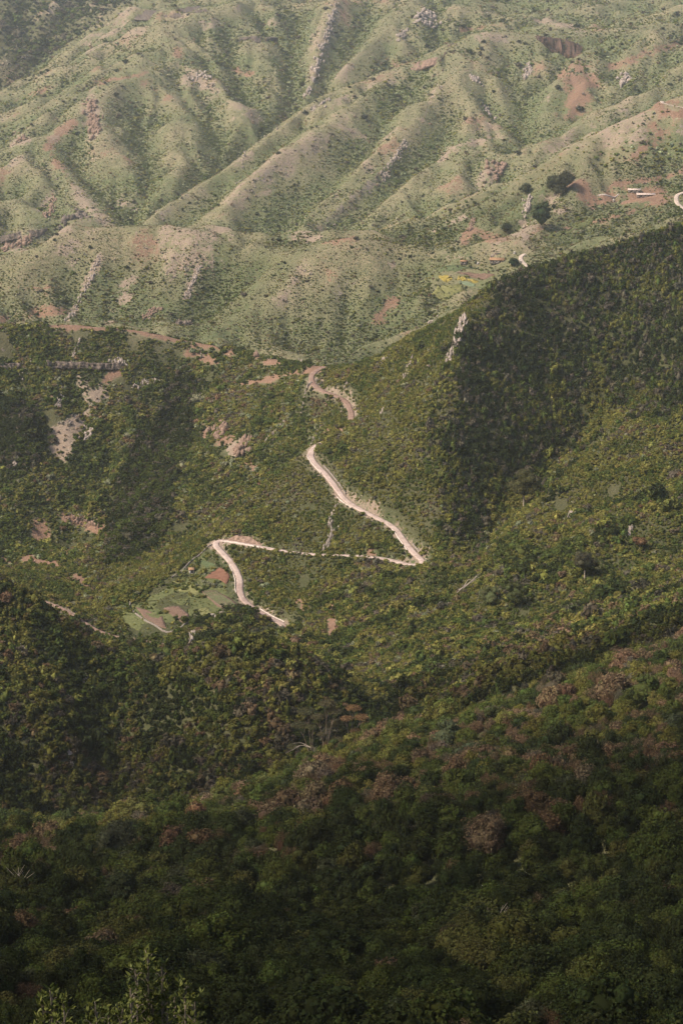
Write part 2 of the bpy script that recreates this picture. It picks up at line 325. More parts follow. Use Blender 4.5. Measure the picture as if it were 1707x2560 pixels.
LFT = (XX[sub] < -10) & (YY[sub] > 1270); kf = np.clip((YY[sub] - 1450) / 250, np.where(LFT, .6, .38), 1.0) * np.clip((rd_[sub] - 12) / 25, 0, 1) * np.clip((YY[sub] - 1100) / 60, 0, 1)
for k in range(3):
    Zs = Z[sub]; A_ = runoff(blur(Zs, 1) + fbm(XX[sub] / 9, YY[sub] / 9, 2, 801 + k) * .5)
    d_ = np.clip(1.25 * np.log2(1 + A_ / 10.0), 0, 11) * kf * .75
    Zn = Zs - d_
    for _ in range(7):
        Zp = np.pad(Zn, 1, mode='edge')
        m_ = np.minimum.reduce([Zp[:-2, 1:-1], Zp[2:, 1:-1], Zp[1:-1, :-2], Zp[1:-1, 2:]]) + HG * .88
        m2_ = np.minimum.reduce([Zp[:-2, :-2], Zp[2:, 2:], Zp[:-2, 2:], Zp[2:, :-2]]) + HG * 1.24
        Zn = np.where((YY[sub] > 1500) | LFT, np.minimum(Zn, np.minimum(m_, m2_)), Zn)
    Z[sub] = Zs + (Zn - Zs) * np.clip(.35 + dist[sub] / 25, 0, 1) * .8
Z[sub] = np.where((YY[sub] > 1500) | LFT, Z[sub], blur(Z[sub], 1))
def height(x, y):
    fxx = np.clip((np.asarray(x, float) - GX0) / HG, 0, NX - 1.001); fyy = np.clip((np.asarray(y, float) - GY0) / HG, 0, NY - 1.001)
    x0 = fxx.astype(int); y0 = fyy.astype(int); fx = fxx - x0; fy = fyy - y0
    return Z[y0, x0] * (1 - fx) * (1 - fy) + Z[y0, x0 + 1] * fx * (1 - fy) + Z[y0 + 1, x0] * (1 - fx) * fy + Z[y0 + 1, x0 + 1] * fx * fy
print('relief', round(time.time() - T0, 1))
# ------------------------------------------------------------------ road centre lines as smooth paths
def spline(pts, step=1.5):
    p = np.array(pts, float); out = []
    q = np.vstack([2 * p[0] - p[1], p, 2 * p[-1] - p[-2]])
    for i in range(1, len(q) - 2):
        a, b, c, d = q[i - 1:i + 3]
        n = max(2, int(np.linalg.norm(c - b) / step))
        t = (np.arange(n) / n)[:, None]
        out.append(.5 * (2 * b + (c - a) * t + (2 * a - 5 * b + 4 * c - d) * t ** 2 + (3 * b - a - 3 * c + d) * t ** 3))
    out.append(p[-1:]); return np.concatenate(out)
def smooth1(v, n):
    for _ in range(n):
        w = np.concatenate([v[:1], v, v[-1:]]); v = w[:-2] * .25 + w[1:-1] * .5 + w[2:] * .25
    return v
def road_path(pts, nz=40, nxy=3):
    s = spline([P(*q) for q in pts])
    s[:, 2] = smooth1(s[:, 2], nz); s[:, 0] = smooth1(s[:, 0], nxy); s[:, 1] = smooth1(s[:, 1], nxy)
    return s
ROADS = {'main': (road_path(ROAD_MAIN), 2.0), 'low': (road_path(ROAD_LOW), 1.3), 'far': (road_path(ROAD_FAR), 1.8), 'east': (road_path(ROAD_EAST), 1.9), 'top': (road_path(ROAD_TOP), 1.9)}
_rp = np.concatenate([np.column_stack([r[0], np.full(len(r[0]), r[1])]) for r in ROADS.values()])
def road_near(x, y, reach=26.0):
    """distance to the nearest centre line, its height and half width"""
    x = np.ravel(x); y = np.ravel(y)
    d = np.full(x.shape, 1e3); zr = np.zeros(x.shape); hw = np.full(x.shape, 2.0)
    for r, half in ROADS.values():
        for k in range(0, len(r), 40):
            seg = r[k:k + 41]
            m = (x > seg[:, 0].min() - reach) & (x < seg[:, 0].max() + reach) & (y > seg[:, 1].min() - reach) & (y < seg[:, 1].max() + reach)
            idx = np.nonzero(m)[0]
            if not len(idx): continue
            dd = np.hypot(x[idx, None] - seg[None, :, 0], y[idx, None] - seg[None, :, 1])
            j = dd.argmin(1); dm = dd[np.arange(len(idx)), j]
            b = dm < d[idx]
            ii = idx[b]; d[ii] = dm[b]; zr[ii] = seg[j[b], 2]; hw[ii] = half
    return d, zr, hw
def sstep(a, b, v):
    t = np.clip((v - a) / (b - a), 0, 1); return t * t * (3 - 2 * t)
def ground(x, y):
    """height of the finished ground, road benches cut in"""
    x = np.asarray(x, float); y = np.asarray(y, float); shp = x.shape
    z = height(x, y).ravel()
    d, zr, hw = road_near(x, y)
    up = z > zr
    wgt = np.where(up, sstep(hw + .7, hw + 5.0, d), sstep(hw + .9, hw + 9.0, d))
    return np.where(d < 900, (zr - .3) * (1 - wgt) + z * wgt, z).reshape(shp)
def pix(px, py, ymin=180.0, ymax=4000.0):
    """the ground point seen at a frame position, beyond ymin"""
    Y = np.arange(ymin, ymax, 2.0)
    u = (px - 784) / FPX; v = (1176 - py) / FPX
    t = Y / (CP + v * SP); x = u * t; z = ZC + t * (-SP + v * CP)
    g = height(x, Y)
    hit = np.nonzero(g >= z)[0]
    if not len(hit): return (float(x[-1]), float(Y[-1]), float(g[-1]))
    k = hit[0]
    yy = Y[k]
    if k > 0:
        a = z[k - 1] - g[k - 1]; b = g[k] - z[k]; yy = Y[k - 1] + 2.0 * a / (a + b + 1e-9)
    t = yy / (CP + v * SP); xx = u * t
    return (float(xx), float(yy), float(ground(np.array([xx]), np.array([yy]))[0]))
def inpoly(px, py, poly):
    ins = np.zeros(np.shape(px), bool); n = len(poly)
    for i in range(n):
        x1, y1 = poly[i]; x2, y2 = poly[(i + 1) % n]
        if y1 == y2: continue
        c = ((y1 > py) != (y2 > py)) & (px < (x2 - x1) * (py - y1) / (y2 - y1) + x1)
        ins ^= c
    return ins
def segdist(px, py, pl):
    d = np.full(np.shape(px), 1e9)
    if len(pl) == 1: return np.hypot(px - pl[0][0], py - pl[0][1])
    for (x1, y1), (x2, y2) in zip(pl[:-1], pl[1:]):
        vx, vy = x2 - x1, y2 - y1
        t = np.clip(((px - x1) * vx + (py - y1) * vy) / (vx * vx + vy * vy + 1e-9), 0, 1)
        d = np.minimum(d, np.hypot(px - x1 - vx * t, py - y1 - vy * t))
    return d

# ------------------------------------------------------------------ helpers
def tag(o, label=None, cat=None, group=None, kind=None):
    if label: o['label'] = label
    if cat: o['category'] = cat
    if group: o['group'] = group
    if kind: o['kind'] = kind
    return o
def mesh_np(name, V, Fc, mat=None, smooth=False):
    """V (n,3); Fc: array (m,3|4) or list of such arrays"""
    me = bpy.data.meshes.new(name)
    V = np.asarray(V, np.float32)
    Fl = Fc if isinstance(Fc, list) else [Fc]
    Fl = [np.asarray(f, np.int32) for f in Fl if len(f)]
    me.vertices.add(len(V)); me.vertices.foreach_set('co', V.ravel())
    loops = np.concatenate([f.ravel() for f in Fl]); me.loops.add(len(loops)); me.loops.foreach_set('vertex_index', loops)
    sizes = np.concatenate([np.full(len(f), f.shape[1]) for f in Fl]); starts = np.concatenate([[0], np.cumsum(sizes)[:-1]]).astype(np.int32)
    me.polygons.add(len(sizes)); me.polygons.foreach_set('loop_start', starts)
    if smooth: me.polygons.foreach_set('use_smooth', np.ones(len(sizes), bool))
    me.update(calc_edges=True)
    if mat: me.materials.append(mat)
    return me
def obj(name, me, parent=None, loc=None):
    o = bpy.data.objects.new(name, me); C.objects.link(o)
    if parent is not None: o.parent = parent
    if loc is not None: o.location = loc
    return o
def empty(name, loc, rz=0):
    o = bpy.data.objects.new(name, None); C.objects.link(o); o.location = loc; o.rotation_euler = (0, 0, rz); o.empty_display_size = .3
    return o
class N:
    """small node-tree writer"""
    def __init__(s, name):
        s.m = bpy.data.materials.new(name); s.m.use_nodes = True; s.t = s.m.node_tree; s.t.nodes.clear()
        s.out = s.t.nodes.new('ShaderNodeOutputMaterial')
    def n(s, typ, **kw):
        nd = s.t.nodes.new(typ)
        for k, v in kw.items():
            if k.startswith('_'): setattr(nd, k[1:], v)
        for k, v in kw.items():
            if k.startswith('_'): continue
            key = int(k[1:]) if k[0] == 'i' and k[1:].isdigit() else k.replace('__', ' ')
            if isinstance(v, bpy.types.NodeSocket): s.t.links.new(v, nd.inputs[key])
            else: nd.inputs[key].default_value = v
        return nd
    def noise(s, scale, vec, detail=3, rough=.6):
        return s.n('ShaderNodeTexNoise', Scale=scale, Detail=detail, Roughness=rough, Vector=vec).outputs[0]
    def math(s, op, a, b=0.0, clamp=False):
        return s.n('ShaderNodeMath', _operation=op, _use_clamp=clamp, i0=a, i1=b).outputs[0]
    def mix(s, f, a, b, mode='MIX'):
        nd = s.n('ShaderNodeMix', _data_type='RGBA', _blend_type=mode, i0=f, i6=a, i7=b); return nd.outputs[2]
    def ramp(s, v, lo, hi):
        return s.n('ShaderNodeMapRange', _interpolation_type='SMOOTHSTEP', Value=v, From__Min=lo, From__Max=hi).outputs[0]
    def done(s, col, rough=.9, bump=None, spec=.15):
        b = s.n('ShaderNodeBsdfPrincipled', Base__Color=col, Roughness=rough)
        b.inputs['Specular IOR Level'].default_value = spec
        if bump is not None: s.t.links.new(bump, b.inputs['Normal'])
        s.t.links.new(b.outputs[0], s.out.inputs[0]); return s.m
def rgb(r, g, b): return (r, g, b, 1.0)

# ------------------------------------------------------------------ the land: mesh, soil map, material
xs = np.unique(np.concatenate([np.arange(-260, 260.1, 2.6), -260 - np.cumsum(np.linspace(3, 11, 100)), 260 + np.cumsum(np.linspace(3, 11, 100))]))
ys = np.concatenate([np.arange(-60, 1000, 3.2), np.arange(1000, 1450, 2.4), np.arange(1450, 2100, 3.4), np.arange(2100, 3300, 5.0), np.arange(3300, 4280, 14)])
X2, Y2 = np.meshgrid(xs, ys)
Z2 = ground(X2, Y2)
ROADD = road_near(X2, Y2)[0].reshape(X2.shape)
PX, PY, _ = proj(X2, Y2, Z2)
conc = blur(Z[::2, ::2], 40); conc = upsample(conc, NY, NX) - Z          # > 0 in hollows, < 0 on crests
gyv, gxv = np.gradient(Z, HG); slope_g = np.hypot(gxv, gyv)
def gridval(A, x, y):
    fxx = np.clip((np.asarray(x, float) - GX0) / HG, 0, NX - 1.001); fyy = np.clip((np.asarray(y, float) - GY0) / HG, 0, NY - 1.001)
    return A[np.rint(fyy).astype(int), np.rint(fxx).astype(int)]
RED, PINK, ROCK = 0, 1, 2
# bare ground, scars and rock faces: (kind, frame polyline, half width in frame units, nearest, farthest distance)
BARE = [
 (RED, [(163, 285), (110, 340), (136, 382), (170, 430)], 9, 2200, 2700), (PINK, [(150, 400), (218, 490), (280, 545)], 14, 2050, 2400),
 (PINK, [(212, 230), (218, 300)], 16, 2300, 2700), (PINK, [(440, 175), (470, 190), (485, 212)], 24, 2550, 2900), (RED, [(408, 118), (412, 150)], 8, 2650, 3000),
 (RED, [(220, 190), (290, 178), (340, 165)], 4, 2500, 3000), (RED, [(540, 160), (575, 168)], 9, 2600, 3000), (RED, [(270, 10), (300, 120)], 3, 2800, 3100),
 (RED, [(0, 120), (100, 165)], 4, 2700, 3100), (RED, [(30, 235), (130, 195)], 5, 2600, 3000), (PINK, [(60, 318), (30, 330)], 10, 2300, 2600),
 (PINK, [(90, 480), (130, 430)], 9, 2000, 2400), (PINK, [(30, 560), (60, 570)], 18, 1900, 2200), (PINK, [(280, 470), (300, 490)], 12, 2050, 2350),
 (RED, [(0, 655), (60, 665), (110, 660)], 9, 1700, 1900), (RED, [(0, 735), (40, 728), (100, 720), (150, 718)], 9, 1600, 1900), (PINK, [(250, 740), (290, 690)], 13, 1650, 1850),
 (PINK, [(230, 590), (190, 670), (155, 740)], 7, 1650, 1900), (PINK, [(290, 655), (310, 640)], 9, 1700, 1900), (PINK, [(350, 720), (380, 710)], 13, 1650, 1850), (PINK, [(455, 615), (425, 690)], 7, 1650, 1900),
 (PINK, [(675, 548), (725, 545)], 17, 1900, 2150), (RED, [(740, 558), (820, 545)], 4, 1750, 1900), (PINK, [(900, 600), (905, 606)], 8, 1650, 1850),
 (RED, [(860, 735), (905, 690)], 10, 1550, 1800), (RED, [(120, 748), (270, 752), (400, 778), (470, 792), (540, 800)], 5, 1440, 1540), (RED, [(430, 805), (500, 830)], 7, 1400, 1520),
 (RED, [(560, 880), (630, 868), (690, 850)], 4, 1340, 1450), (RED, [(590, 822), (640, 830)], 8, 1400, 1500), (RED, [(500, 800), (530, 812)], 6, 1400, 1520),
 (PINK, [(185, 870), (200, 920)], 20, 1380, 1500), (PINK, [(205, 905), (238, 897), (195, 948), (160, 998), (140, 1040)], 19, 1330, 1490), (RED, [(240, 880), (270, 850)], 12, 1400, 1520), (RED, [(110, 880), (120, 910)], 12, 1380, 1500),
 (RED, [(150, 1185), (230, 1215)], 12, 1250, 1380), (RED, [(100, 1215), (95, 1225)], 14, 1220, 1380), (RED, [(60, 1285), (140, 1295)], 10, 1180, 1330), (RED, [(180, 1330), (220, 1355)], 7, 1150, 1300), (RED, [(10, 1280), (50, 1305)], 8, 1180, 1330),
 (RED, [(480, 990), (530, 1010)], 15, 1320, 1440), (PINK, [(545, 1025), (560, 1040)], 20, 1310, 1420), (RED, [(560, 1060), (590, 1075)], 6, 1290, 1400),
 (RED, [(520, 1232), (560, 1228), (600, 1246)], 9, 1150, 1260), (RED, [(848, 1266), (852, 1272)], 9, 1120, 1180), (RED, [(770, 1380), (762, 1455)], 8, 1000, 1130), (RED, [(700, 1395), (690, 1380)], 6, 1050, 1150),
 (PINK, [(790, 1128), (830, 1152), (880, 1170)], 7, 1150, 1240), (PINK, [(960, 1250), (975, 1272)], 8, 1110, 1160), (PINK, [(725, 870), (760, 890), (800, 900), (815, 950)], 6, 1290, 1420), (RED, [(716, 856), (735, 848)], 12, 1370, 1440),
 (PINK, [(690, 970), (725, 1000)], 5, 1280, 1380), (RED, [(750, 990), (800, 985)], 6, 1270, 1320),
 (PINK, [(1205, 450), (1215, 500), (1200, 560)], 20, 1800, 2080), (PINK, [(1270, 470), (1310, 490)], 26, 1820, 2020), (RED, [(1335, 425), (1345, 440)], 22, 1880, 2060), (RED, [(1370, 458), (1440, 452), (1505, 455)], 20, 1860, 2000), (RED, [(1400, 425), (1500, 410), (1568, 395)], 8, 1900, 2080),
 (RED, [(1300, 520), (1400, 500), (1450, 488)], 8, 1780, 1950), (RED, [(1500, 290), (1520, 300)], 34, 1950, 2200), (RED, [(1445, 345), (1455, 350)], 28, 1950, 2200), (RED, [(1520, 265), (1568, 258)], 10, 2000, 2200), (RED, [(1240, 525), (1180, 560)], 6, 1740, 1900),
 (RED, [(1325, 190), (1335, 225)], 34, 2300, 2620), (RED, [(1400, 155), (1480, 125), (1568, 95)], 9, 2400, 2800), (RED, [(1110, 545), (1170, 550)], 8, 1720, 1850), (RED, [(1080, 525), (1060, 560)], 8, 1720, 1950),
 (PINK, [(1140, 380), (1120, 400)], 26, 2150, 2400), (PINK, [(1010, 350), (1040, 335), (1000, 390)], 6, 2150, 2400), (PINK, [(1090, 310), (1110, 325)], 18, 2200, 2500), (PINK, [(1300, 330), (1260, 350)], 16, 2050, 2350), (PINK, [(1060, 500), (990, 525)], 8, 1900, 2050),
 (RED, [(910, 150), (990, 140)], 9, 2600, 2900), (RED, [(1060, 70), (1150, 55)], 5, 2700, 3000), (PINK, [(1230, 45), (1330, 60)], 8, 2700, 3100), (PINK, [(1010, 180), (960, 300)], 5, 2350, 2700),
 (RED, [(120, 1378), (165, 1410)], 5, 860, 920), (PINK, [(800, 440), (830, 500)], 5, 2000, 2300), (PINK, [(560, 470), (610, 440)], 6, 2000, 2300),
]
soil = np.zeros(X2.shape + (4,), np.float32)
jx = fbm(X2 / 40, Y2 / 40, 4, 91); jy = fbm(X2 / 12, Y2 / 12, 3, 92)
for kind, pl, wd, y0, y1 in BARE:
    y1 = max(y1, FY(y1) + 150) if y1 > 2100 else y1
    bx = [p[0] for p in pl]; by = [p[1] for p in pl]; mg = wd * 2.5 + 10
    m = (Y2 > y0 - 40) & (Y2 < y1 + 40) & (PX > min(bx) - mg) & (PX < max(bx) + mg) & (PY > min(by) - mg) & (PY < max(by) + mg)
    if not m.any(): continue
    d = segdist(PX[m], PY[m], pl) / wd
    v = np.clip(1.0 - .55 * d - .8 * jx[m] - .7 * jy[m], 0, 1) * (1.0 if y0 < 1500 or (kind == RED and 1850 <= y0 <= 1900) else .86 if kind == RED and 1850 <= y0 <= 2300 else .68)
    soil[..., kind][m] = np.maximum(soil[..., kind][m], v)
CO = gridval(conc, X2, Y2); SL = gridval(slope_g, X2, Y2)
# scattered bare patches on crests and steep ground of the open hills
opn = sstep(1400, 1800, Y2)
n1 = fbm(X2 / 60, Y2 / 60, 4, 201); n2 = fbm(X2 / 45, Y2 / 45, 4, 251); n3 = fbm(X2 / 30, Y2 / 30, 4, 301)
soil[..., 0] = np.maximum(soil[..., 0], opn * np.clip(n1 * 1.5 - .5 - CO * .03, 0, .5))
soil[..., 1] = np.maximum(soil[..., 1], opn * np.clip(n2 * 1.4 - .45 - CO * .045 + (SL - .7) * .5, 0, .55))
soil[..., 2] = np.clip(np.minimum(SL - .98, .35) * 1.1 + n3 * .9 - .15 - CO * .02, 0, 1) * sstep(1330, 1480, Y2)
cut = sstep(6.8, 3.2, ROADD) * (Y2 < 1500)
soil[..., 1] = np.maximum(soil[..., 1], cut * (.44 + .7 * jx))
soil[..., 3] = np.clip(.5 - CO * .045 + n1 * .45 + n3 * .25, 0, 1)       # dry crest grass .. green hollow
soil = np.clip(soil, 0, 1)
DRYFULL = soil
ny, nx = X2.shape
i = (np.arange(ny - 1)[:, None] * nx + np.arange(nx - 1)[None]).ravel()
g = N('hillside')
tc = g.n('ShaderNodeNewGeometry').outputs['Position']
at = g.n('ShaderNodeAttribute', _attribute_name='soil')
sep = g.n('ShaderNodeSeparateColor', Color=at.outputs['Color'])
n_s = g.noise(.35, tc, 4, .65); n_m = g.noise(.09, tc, 4, .6); n_f = g.noise(1.6, tc, 3, .7)
n_l = g.noise(.016, tc, 3, .6)
dry = g.math('ADD', g.math('ADD', at.outputs['Alpha'], g.math('MULTIPLY', g.math('SUBTRACT', n_l, .56), 2.4)), g.math('MULTIPLY', g.math('SUBTRACT', n_m, .5), 1.1), True)
grass = g.mix(dry, rgb(.110, .135, .062), rgb(.275, .224, .145))
grass = g.mix(g.ramp(n_s, .38, .66), grass, rgb(.165, .160, .090))
grass = g.mix(g.math('MULTIPLY', g.ramp(n_f, .42, .62), .45), grass, rgb(.045, .055, .02))
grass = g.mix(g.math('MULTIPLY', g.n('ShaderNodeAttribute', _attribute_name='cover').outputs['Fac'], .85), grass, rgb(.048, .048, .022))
jit = g.math('MULTIPLY', g.math('SUBTRACT', n_s, .5), 1.5)
jit2 = g.math('MULTIPLY', g.math('SUBTRACT', n_f, .5), 1.0)
jj = g.math('ADD', jit, jit2)
redc = g.mix(n_s, rgb(.14, .084, .057), rgb(.26, .162, .112))
pinkc = g.mix(n_f, rgb(.16, .12, .088), rgb(.34, .26, .20))
rockc = g.mix(n_s, rgb(.13, .105, .09), rgb(.31, .25, .21))
col = g.mix(g.ramp(g.math('ADD', sep.outputs[0], g.math('ADD', jj, g.math('MULTIPLY', g.math('SUBTRACT', n_m, .5), .9))), .36, .56), grass, redc)
col = g.mix(g.ramp(g.math('ADD', sep.outputs[1], g.math('ADD', jj, g.math('MULTIPLY', g.math('SUBTRACT', n_m, .5), .9))), .38, .58), col, pinkc)
col = g.mix(g.ramp(g.math('ADD', sep.outputs[2], jj), .40, .58), col, rockc)
hgt = g.math('ADD', g.math('MULTIPLY', n_s, 1.2), g.math('MULTIPLY', n_f, .45))
bp = g.n('ShaderNodeBump', Strength=.9, Distance=1.2, Height=hgt).outputs[0]
M_HILL = g.done(col, .95, bp, .05)
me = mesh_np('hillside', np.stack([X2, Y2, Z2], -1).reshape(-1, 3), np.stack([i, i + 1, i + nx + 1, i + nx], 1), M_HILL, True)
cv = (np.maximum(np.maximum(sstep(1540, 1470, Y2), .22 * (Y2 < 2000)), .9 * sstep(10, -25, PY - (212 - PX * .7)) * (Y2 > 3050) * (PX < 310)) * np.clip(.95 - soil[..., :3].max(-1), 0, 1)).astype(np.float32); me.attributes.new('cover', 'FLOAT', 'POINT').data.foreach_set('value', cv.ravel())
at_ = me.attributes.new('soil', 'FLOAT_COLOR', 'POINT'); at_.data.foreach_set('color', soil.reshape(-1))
tag(obj('hillside', me), kind='structure')
print('land', round(time.time() - T0, 1))
# ------------------------------------------------------------------ plants: shapes
def rand_rot(n, r):
    """random orthonormal pairs (a, b) with normals nrm given later"""
    v = r.normal(size=(n, 3)); return v / np.linalg.norm(v, axis=1)[:, None]
def cards(pos, nrm, size, r, asp=.6, tilt=.38):
    """leaf sprays: bent quads of (size) at pos facing roughly nrm"""
    n = len(pos)
    nn = nrm + r.normal(size=(n, 3)) * tilt; nn /= np.linalg.norm(nn, axis=1)[:, None]
    a = np.cross(nn, rand_rot(n, r)); a /= np.linalg.norm(a, axis=1)[:, None] + 1e-9
    b = np.cross(nn, a)
    s = np.asarray(size)[:, None] if np.ndim(size) else size
    p0 = pos - a * s * .5; p2 = pos + a * s * .5
    p1 = pos + b * s * .5 * asp + nn * s * .12; p3 = pos - b * s * .5 * asp + nn * s * .06
    V = np.stack([p0, p3, p2, p1], 1).reshape(-1, 3)
    return V, np.arange(4 * n).reshape(-1, 4)
def ico(sub=2):
    import bmesh
    bm = bmesh.new(); bmesh.ops.create_icosphere(bm, subdivisions=sub, radius=1)
    V = np.array([v.co[:] for v in bm.verts]); Fc = np.array([[v.index for v in f.verts] for f in bm.faces]); bm.free(); return V, Fc
ICO1, ICO2 = ico(1), ico(2)
def sphere_pts(n, r, zmin=-.3):
    v = r.normal(size=(int(n * 2.2) + 20, 3)); v /= np.linalg.norm(v, axis=1)[:, None]
    return v[v[:, 2] > zmin][:n]
def join(parts):
    Vs, F3, F4, off = [], [], [], 0
    for V, Fc in parts:
        Vs.append(V); (F4 if Fc.shape[1] == 4 else F3).append(Fc + off); off += len(V)
    out = []
    if F3: out.append(np.concatenate(F3))
    if F4: out.append(np.concatenate(F4))
    return np.concatenate(Vs), out
def crown_mesh(name, R, H, lobes, per, leaf, mat, seed, z0=0.0, upright=0.0, core=True, flat=1.0):
    """a broadleaf crown: lobes of leaf sprays over an uneven dome (R radius, H height, base at z0)"""
    r = np.random.default_rng(seed); parts = []
    d = sphere_pts(lobes, r, -.25)
    rad = R * r.uniform(.27, .47, len(d)); off = r.uniform(.55, .98, len(d))[:, None]
    cen = d * off * np.array([R * .78, R * .78, H * .62]) + np.array([0, 0, z0 + H * .40])
    cen[:, :2] += r.normal(size=(len(d), 2)) * R * .08
    for c, q in zip(cen, rad):
        q2 = np.array([q, q, q * r.uniform(.75, 1.0) * flat * (1 + upright)])
        s = sphere_pts(per, r, -.45)
        bump = 1 + .16 * np.sin(s[:, 0] * 7 + c[0] * 3) * np.cos(s[:, 1] * 6 + c[1] * 4)
        pos = c + s * q2 * (bump * r.uniform(.82, 1.06, len(s)))[:, None]
        nr = s + np.array([0, 0, .35 + upright])
        parts.append(cards(pos, nr / np.linalg.norm(nr, axis=1)[:, None], leaf * r.uniform(.6, 1.35, len(s)), r))
        if core:
            V, Fc = ICO1; parts.append((V * q2 * .66 + c, Fc))
    if core:
        V, Fc = ICO1; parts.append((V * np.array([R * .66, R * .66, H * .42]) + np.array([0, 0, z0 + H * .42]), Fc))
    V, Fl = join(parts)
    return mesh_np(name, V, Fl, mat)
def plume_mesh(name, R, H, stems, per, leaf, mat, seed, z0=0.0):
    """tree heath: upright brushes of fine foliage"""
    r = np.random.default_rng(seed); parts = []
    for k in range(stems):
        a = r.uniform(0, 6.28); q = R * math.sqrt(r.uniform(0, 1)) * .8
        base = np.array([math.cos(a) * q * .5, math.sin(a) * q * .5, z0]); tip = np.array([math.cos(a) * q, math.sin(a) * q, z0 + H * r.uniform(.7, 1.05) * (1 - .35 * (q / R) ** 2)])
        t = r.uniform(.35, 1, per) ** .8
        wd = R * .2 * (1.15 - t)[:, None] + .06 * R
        pos = base + (tip - base) * t[:, None] + r.normal(size=(per, 3)) * wd * np.array([1, 1, .7])
        ax = tip - base; ax /= np.linalg.norm(ax)
        out = pos - (base + (tip - base) * t[:, None]); out /= np.linalg.norm(out, axis=1)[:, None] + 1e-6
        parts.append(cards(pos, out + np.array([0, 0, .5]), leaf * r.uniform(.6, 1.4, per), r, .45, .5))
    V, Fc = ICO1; parts.append((V * np.array([R * .6, R * .6, H * .36]) + np.array([0, 0, z0 + H * .4]), Fc))
    V, Fl = join(parts)
    return mesh_np(name, V, Fl, mat)
def trunk_mesh(name, h, r0, mat, seed, limbs=4, spread=1.6):
    r = np.random.default_rng(seed); parts = []
    parts.append(limb([(0, 0, -.6), (r.normal() * .1, r.normal() * .1, h * .5), (r.normal() * .25, r.normal() * .25, h)], [r0 * 1.25, r0 * .9, r0 * .55], 7))
    for k in range(limbs):
        a = 6.283 * k / limbs + r.uniform(-.4, .4); z = h * r.uniform(.45, .9)
        parts.append(limb([(0, 0, z), (math.cos(a) * spread * .5, math.sin(a) * spread * .5, z + h * .28), (math.cos(a) * spread, math.sin(a) * spread, z + h * .45)], [r0 * .5, r0 * .34, r0 * .15], 5))
    V, Fl = join(parts); return mesh_np(name, V, Fl, mat, True)
def limb(pts, rad, sides=6):
    """tapered tube along a bent line"""
    p = spline(pts, max(.25, np.linalg.norm(np.array(pts[-1]) - np.array(pts[0])) / 9)); n = len(p)
    rr = np.interp(np.linspace(0, 1, n), np.linspace(0, 1, len(rad)), rad)
    t = np.gradient(p, axis=0); t /= np.linalg.norm(t, axis=1)[:, None] + 1e-9
    ref = np.array([.31, .87, .38]); a = np.cross(t, ref); a /= np.linalg.norm(a, axis=1)[:, None] + 1e-9; b = np.cross(t, a)
    th = np.arange(sides) * 2 * math.pi / sides
    V = (p[:, None] + (a[:, None] * np.cos(th)[None, :, None] + b[:, None] * np.sin(th)[None, :, None]) * rr[:, None, None]).reshape(-1, 3)
    k = np.arange(n - 1)[:, None] * sides; s = np.arange(sides)[None]; s2 = (np.arange(sides) + 1) % sides
    Fc = np.stack([k + s, k + s2[None], k + s2[None] + sides, k + s + sides], -1).reshape(-1, 4)
    return V, Fc
# ------------------------------------------------------------------ plants: materials
def leaf_mat(name, src):
    g = N(name)
    if src == 'instance': c = g.n('ShaderNodeAttribute', _attribute_type='INSTANCER', _attribute_name='tint').outputs['Color']
    else: c = g.n('ShaderNodeObjectInfo').outputs['Color']
    geo = g.n('ShaderNodeNewGeometry')
    isl = geo.outputs['Random Per Island']
    val = g.math('ADD', g.math('MULTIPLY', isl, .95), .52)
    hsv = g.n('ShaderNodeHueSaturation', Hue=g.math('ADD', g.math('MULTIPLY', isl, .05), .475), Saturation=1.0, Value=val, Color=c).outputs[0]
    d = g.n('ShaderNodeBsdfDiffuse', Color=hsv); t = g.n('ShaderNodeBsdfTranslucent', Color=hsv)
    mx = g.n('ShaderNodeMixShader', i0=.22); g.t.links.new(d.outputs[0], mx.inputs[1]); g.t.links.new(t.outputs[0], mx.inputs[2])
    g.t.links.new(mx.outputs[0], g.out.inputs[0]); return g.m
M_LEAF_I = leaf_mat('foliage_mass', 'instance'); M_LEAF_O = leaf_mat('foliage_tree', 'object')
g = N('bark'); tc = g.n('ShaderNodeNewGeometry').outputs['Position']
M_BARK = g.done(g.mix(g.noise(3.0, tc), rgb(.10, .08, .06), rgb(.22, .18, .14)), .95)
g = N('pale_bark'); tc = g.n('ShaderNodeNewGeometry').outputs['Position']
M_PALE = g.done(g.mix(g.noise(2.0, tc), rgb(.26, .20, .15), rgb(.46, .38, .31)), .9)
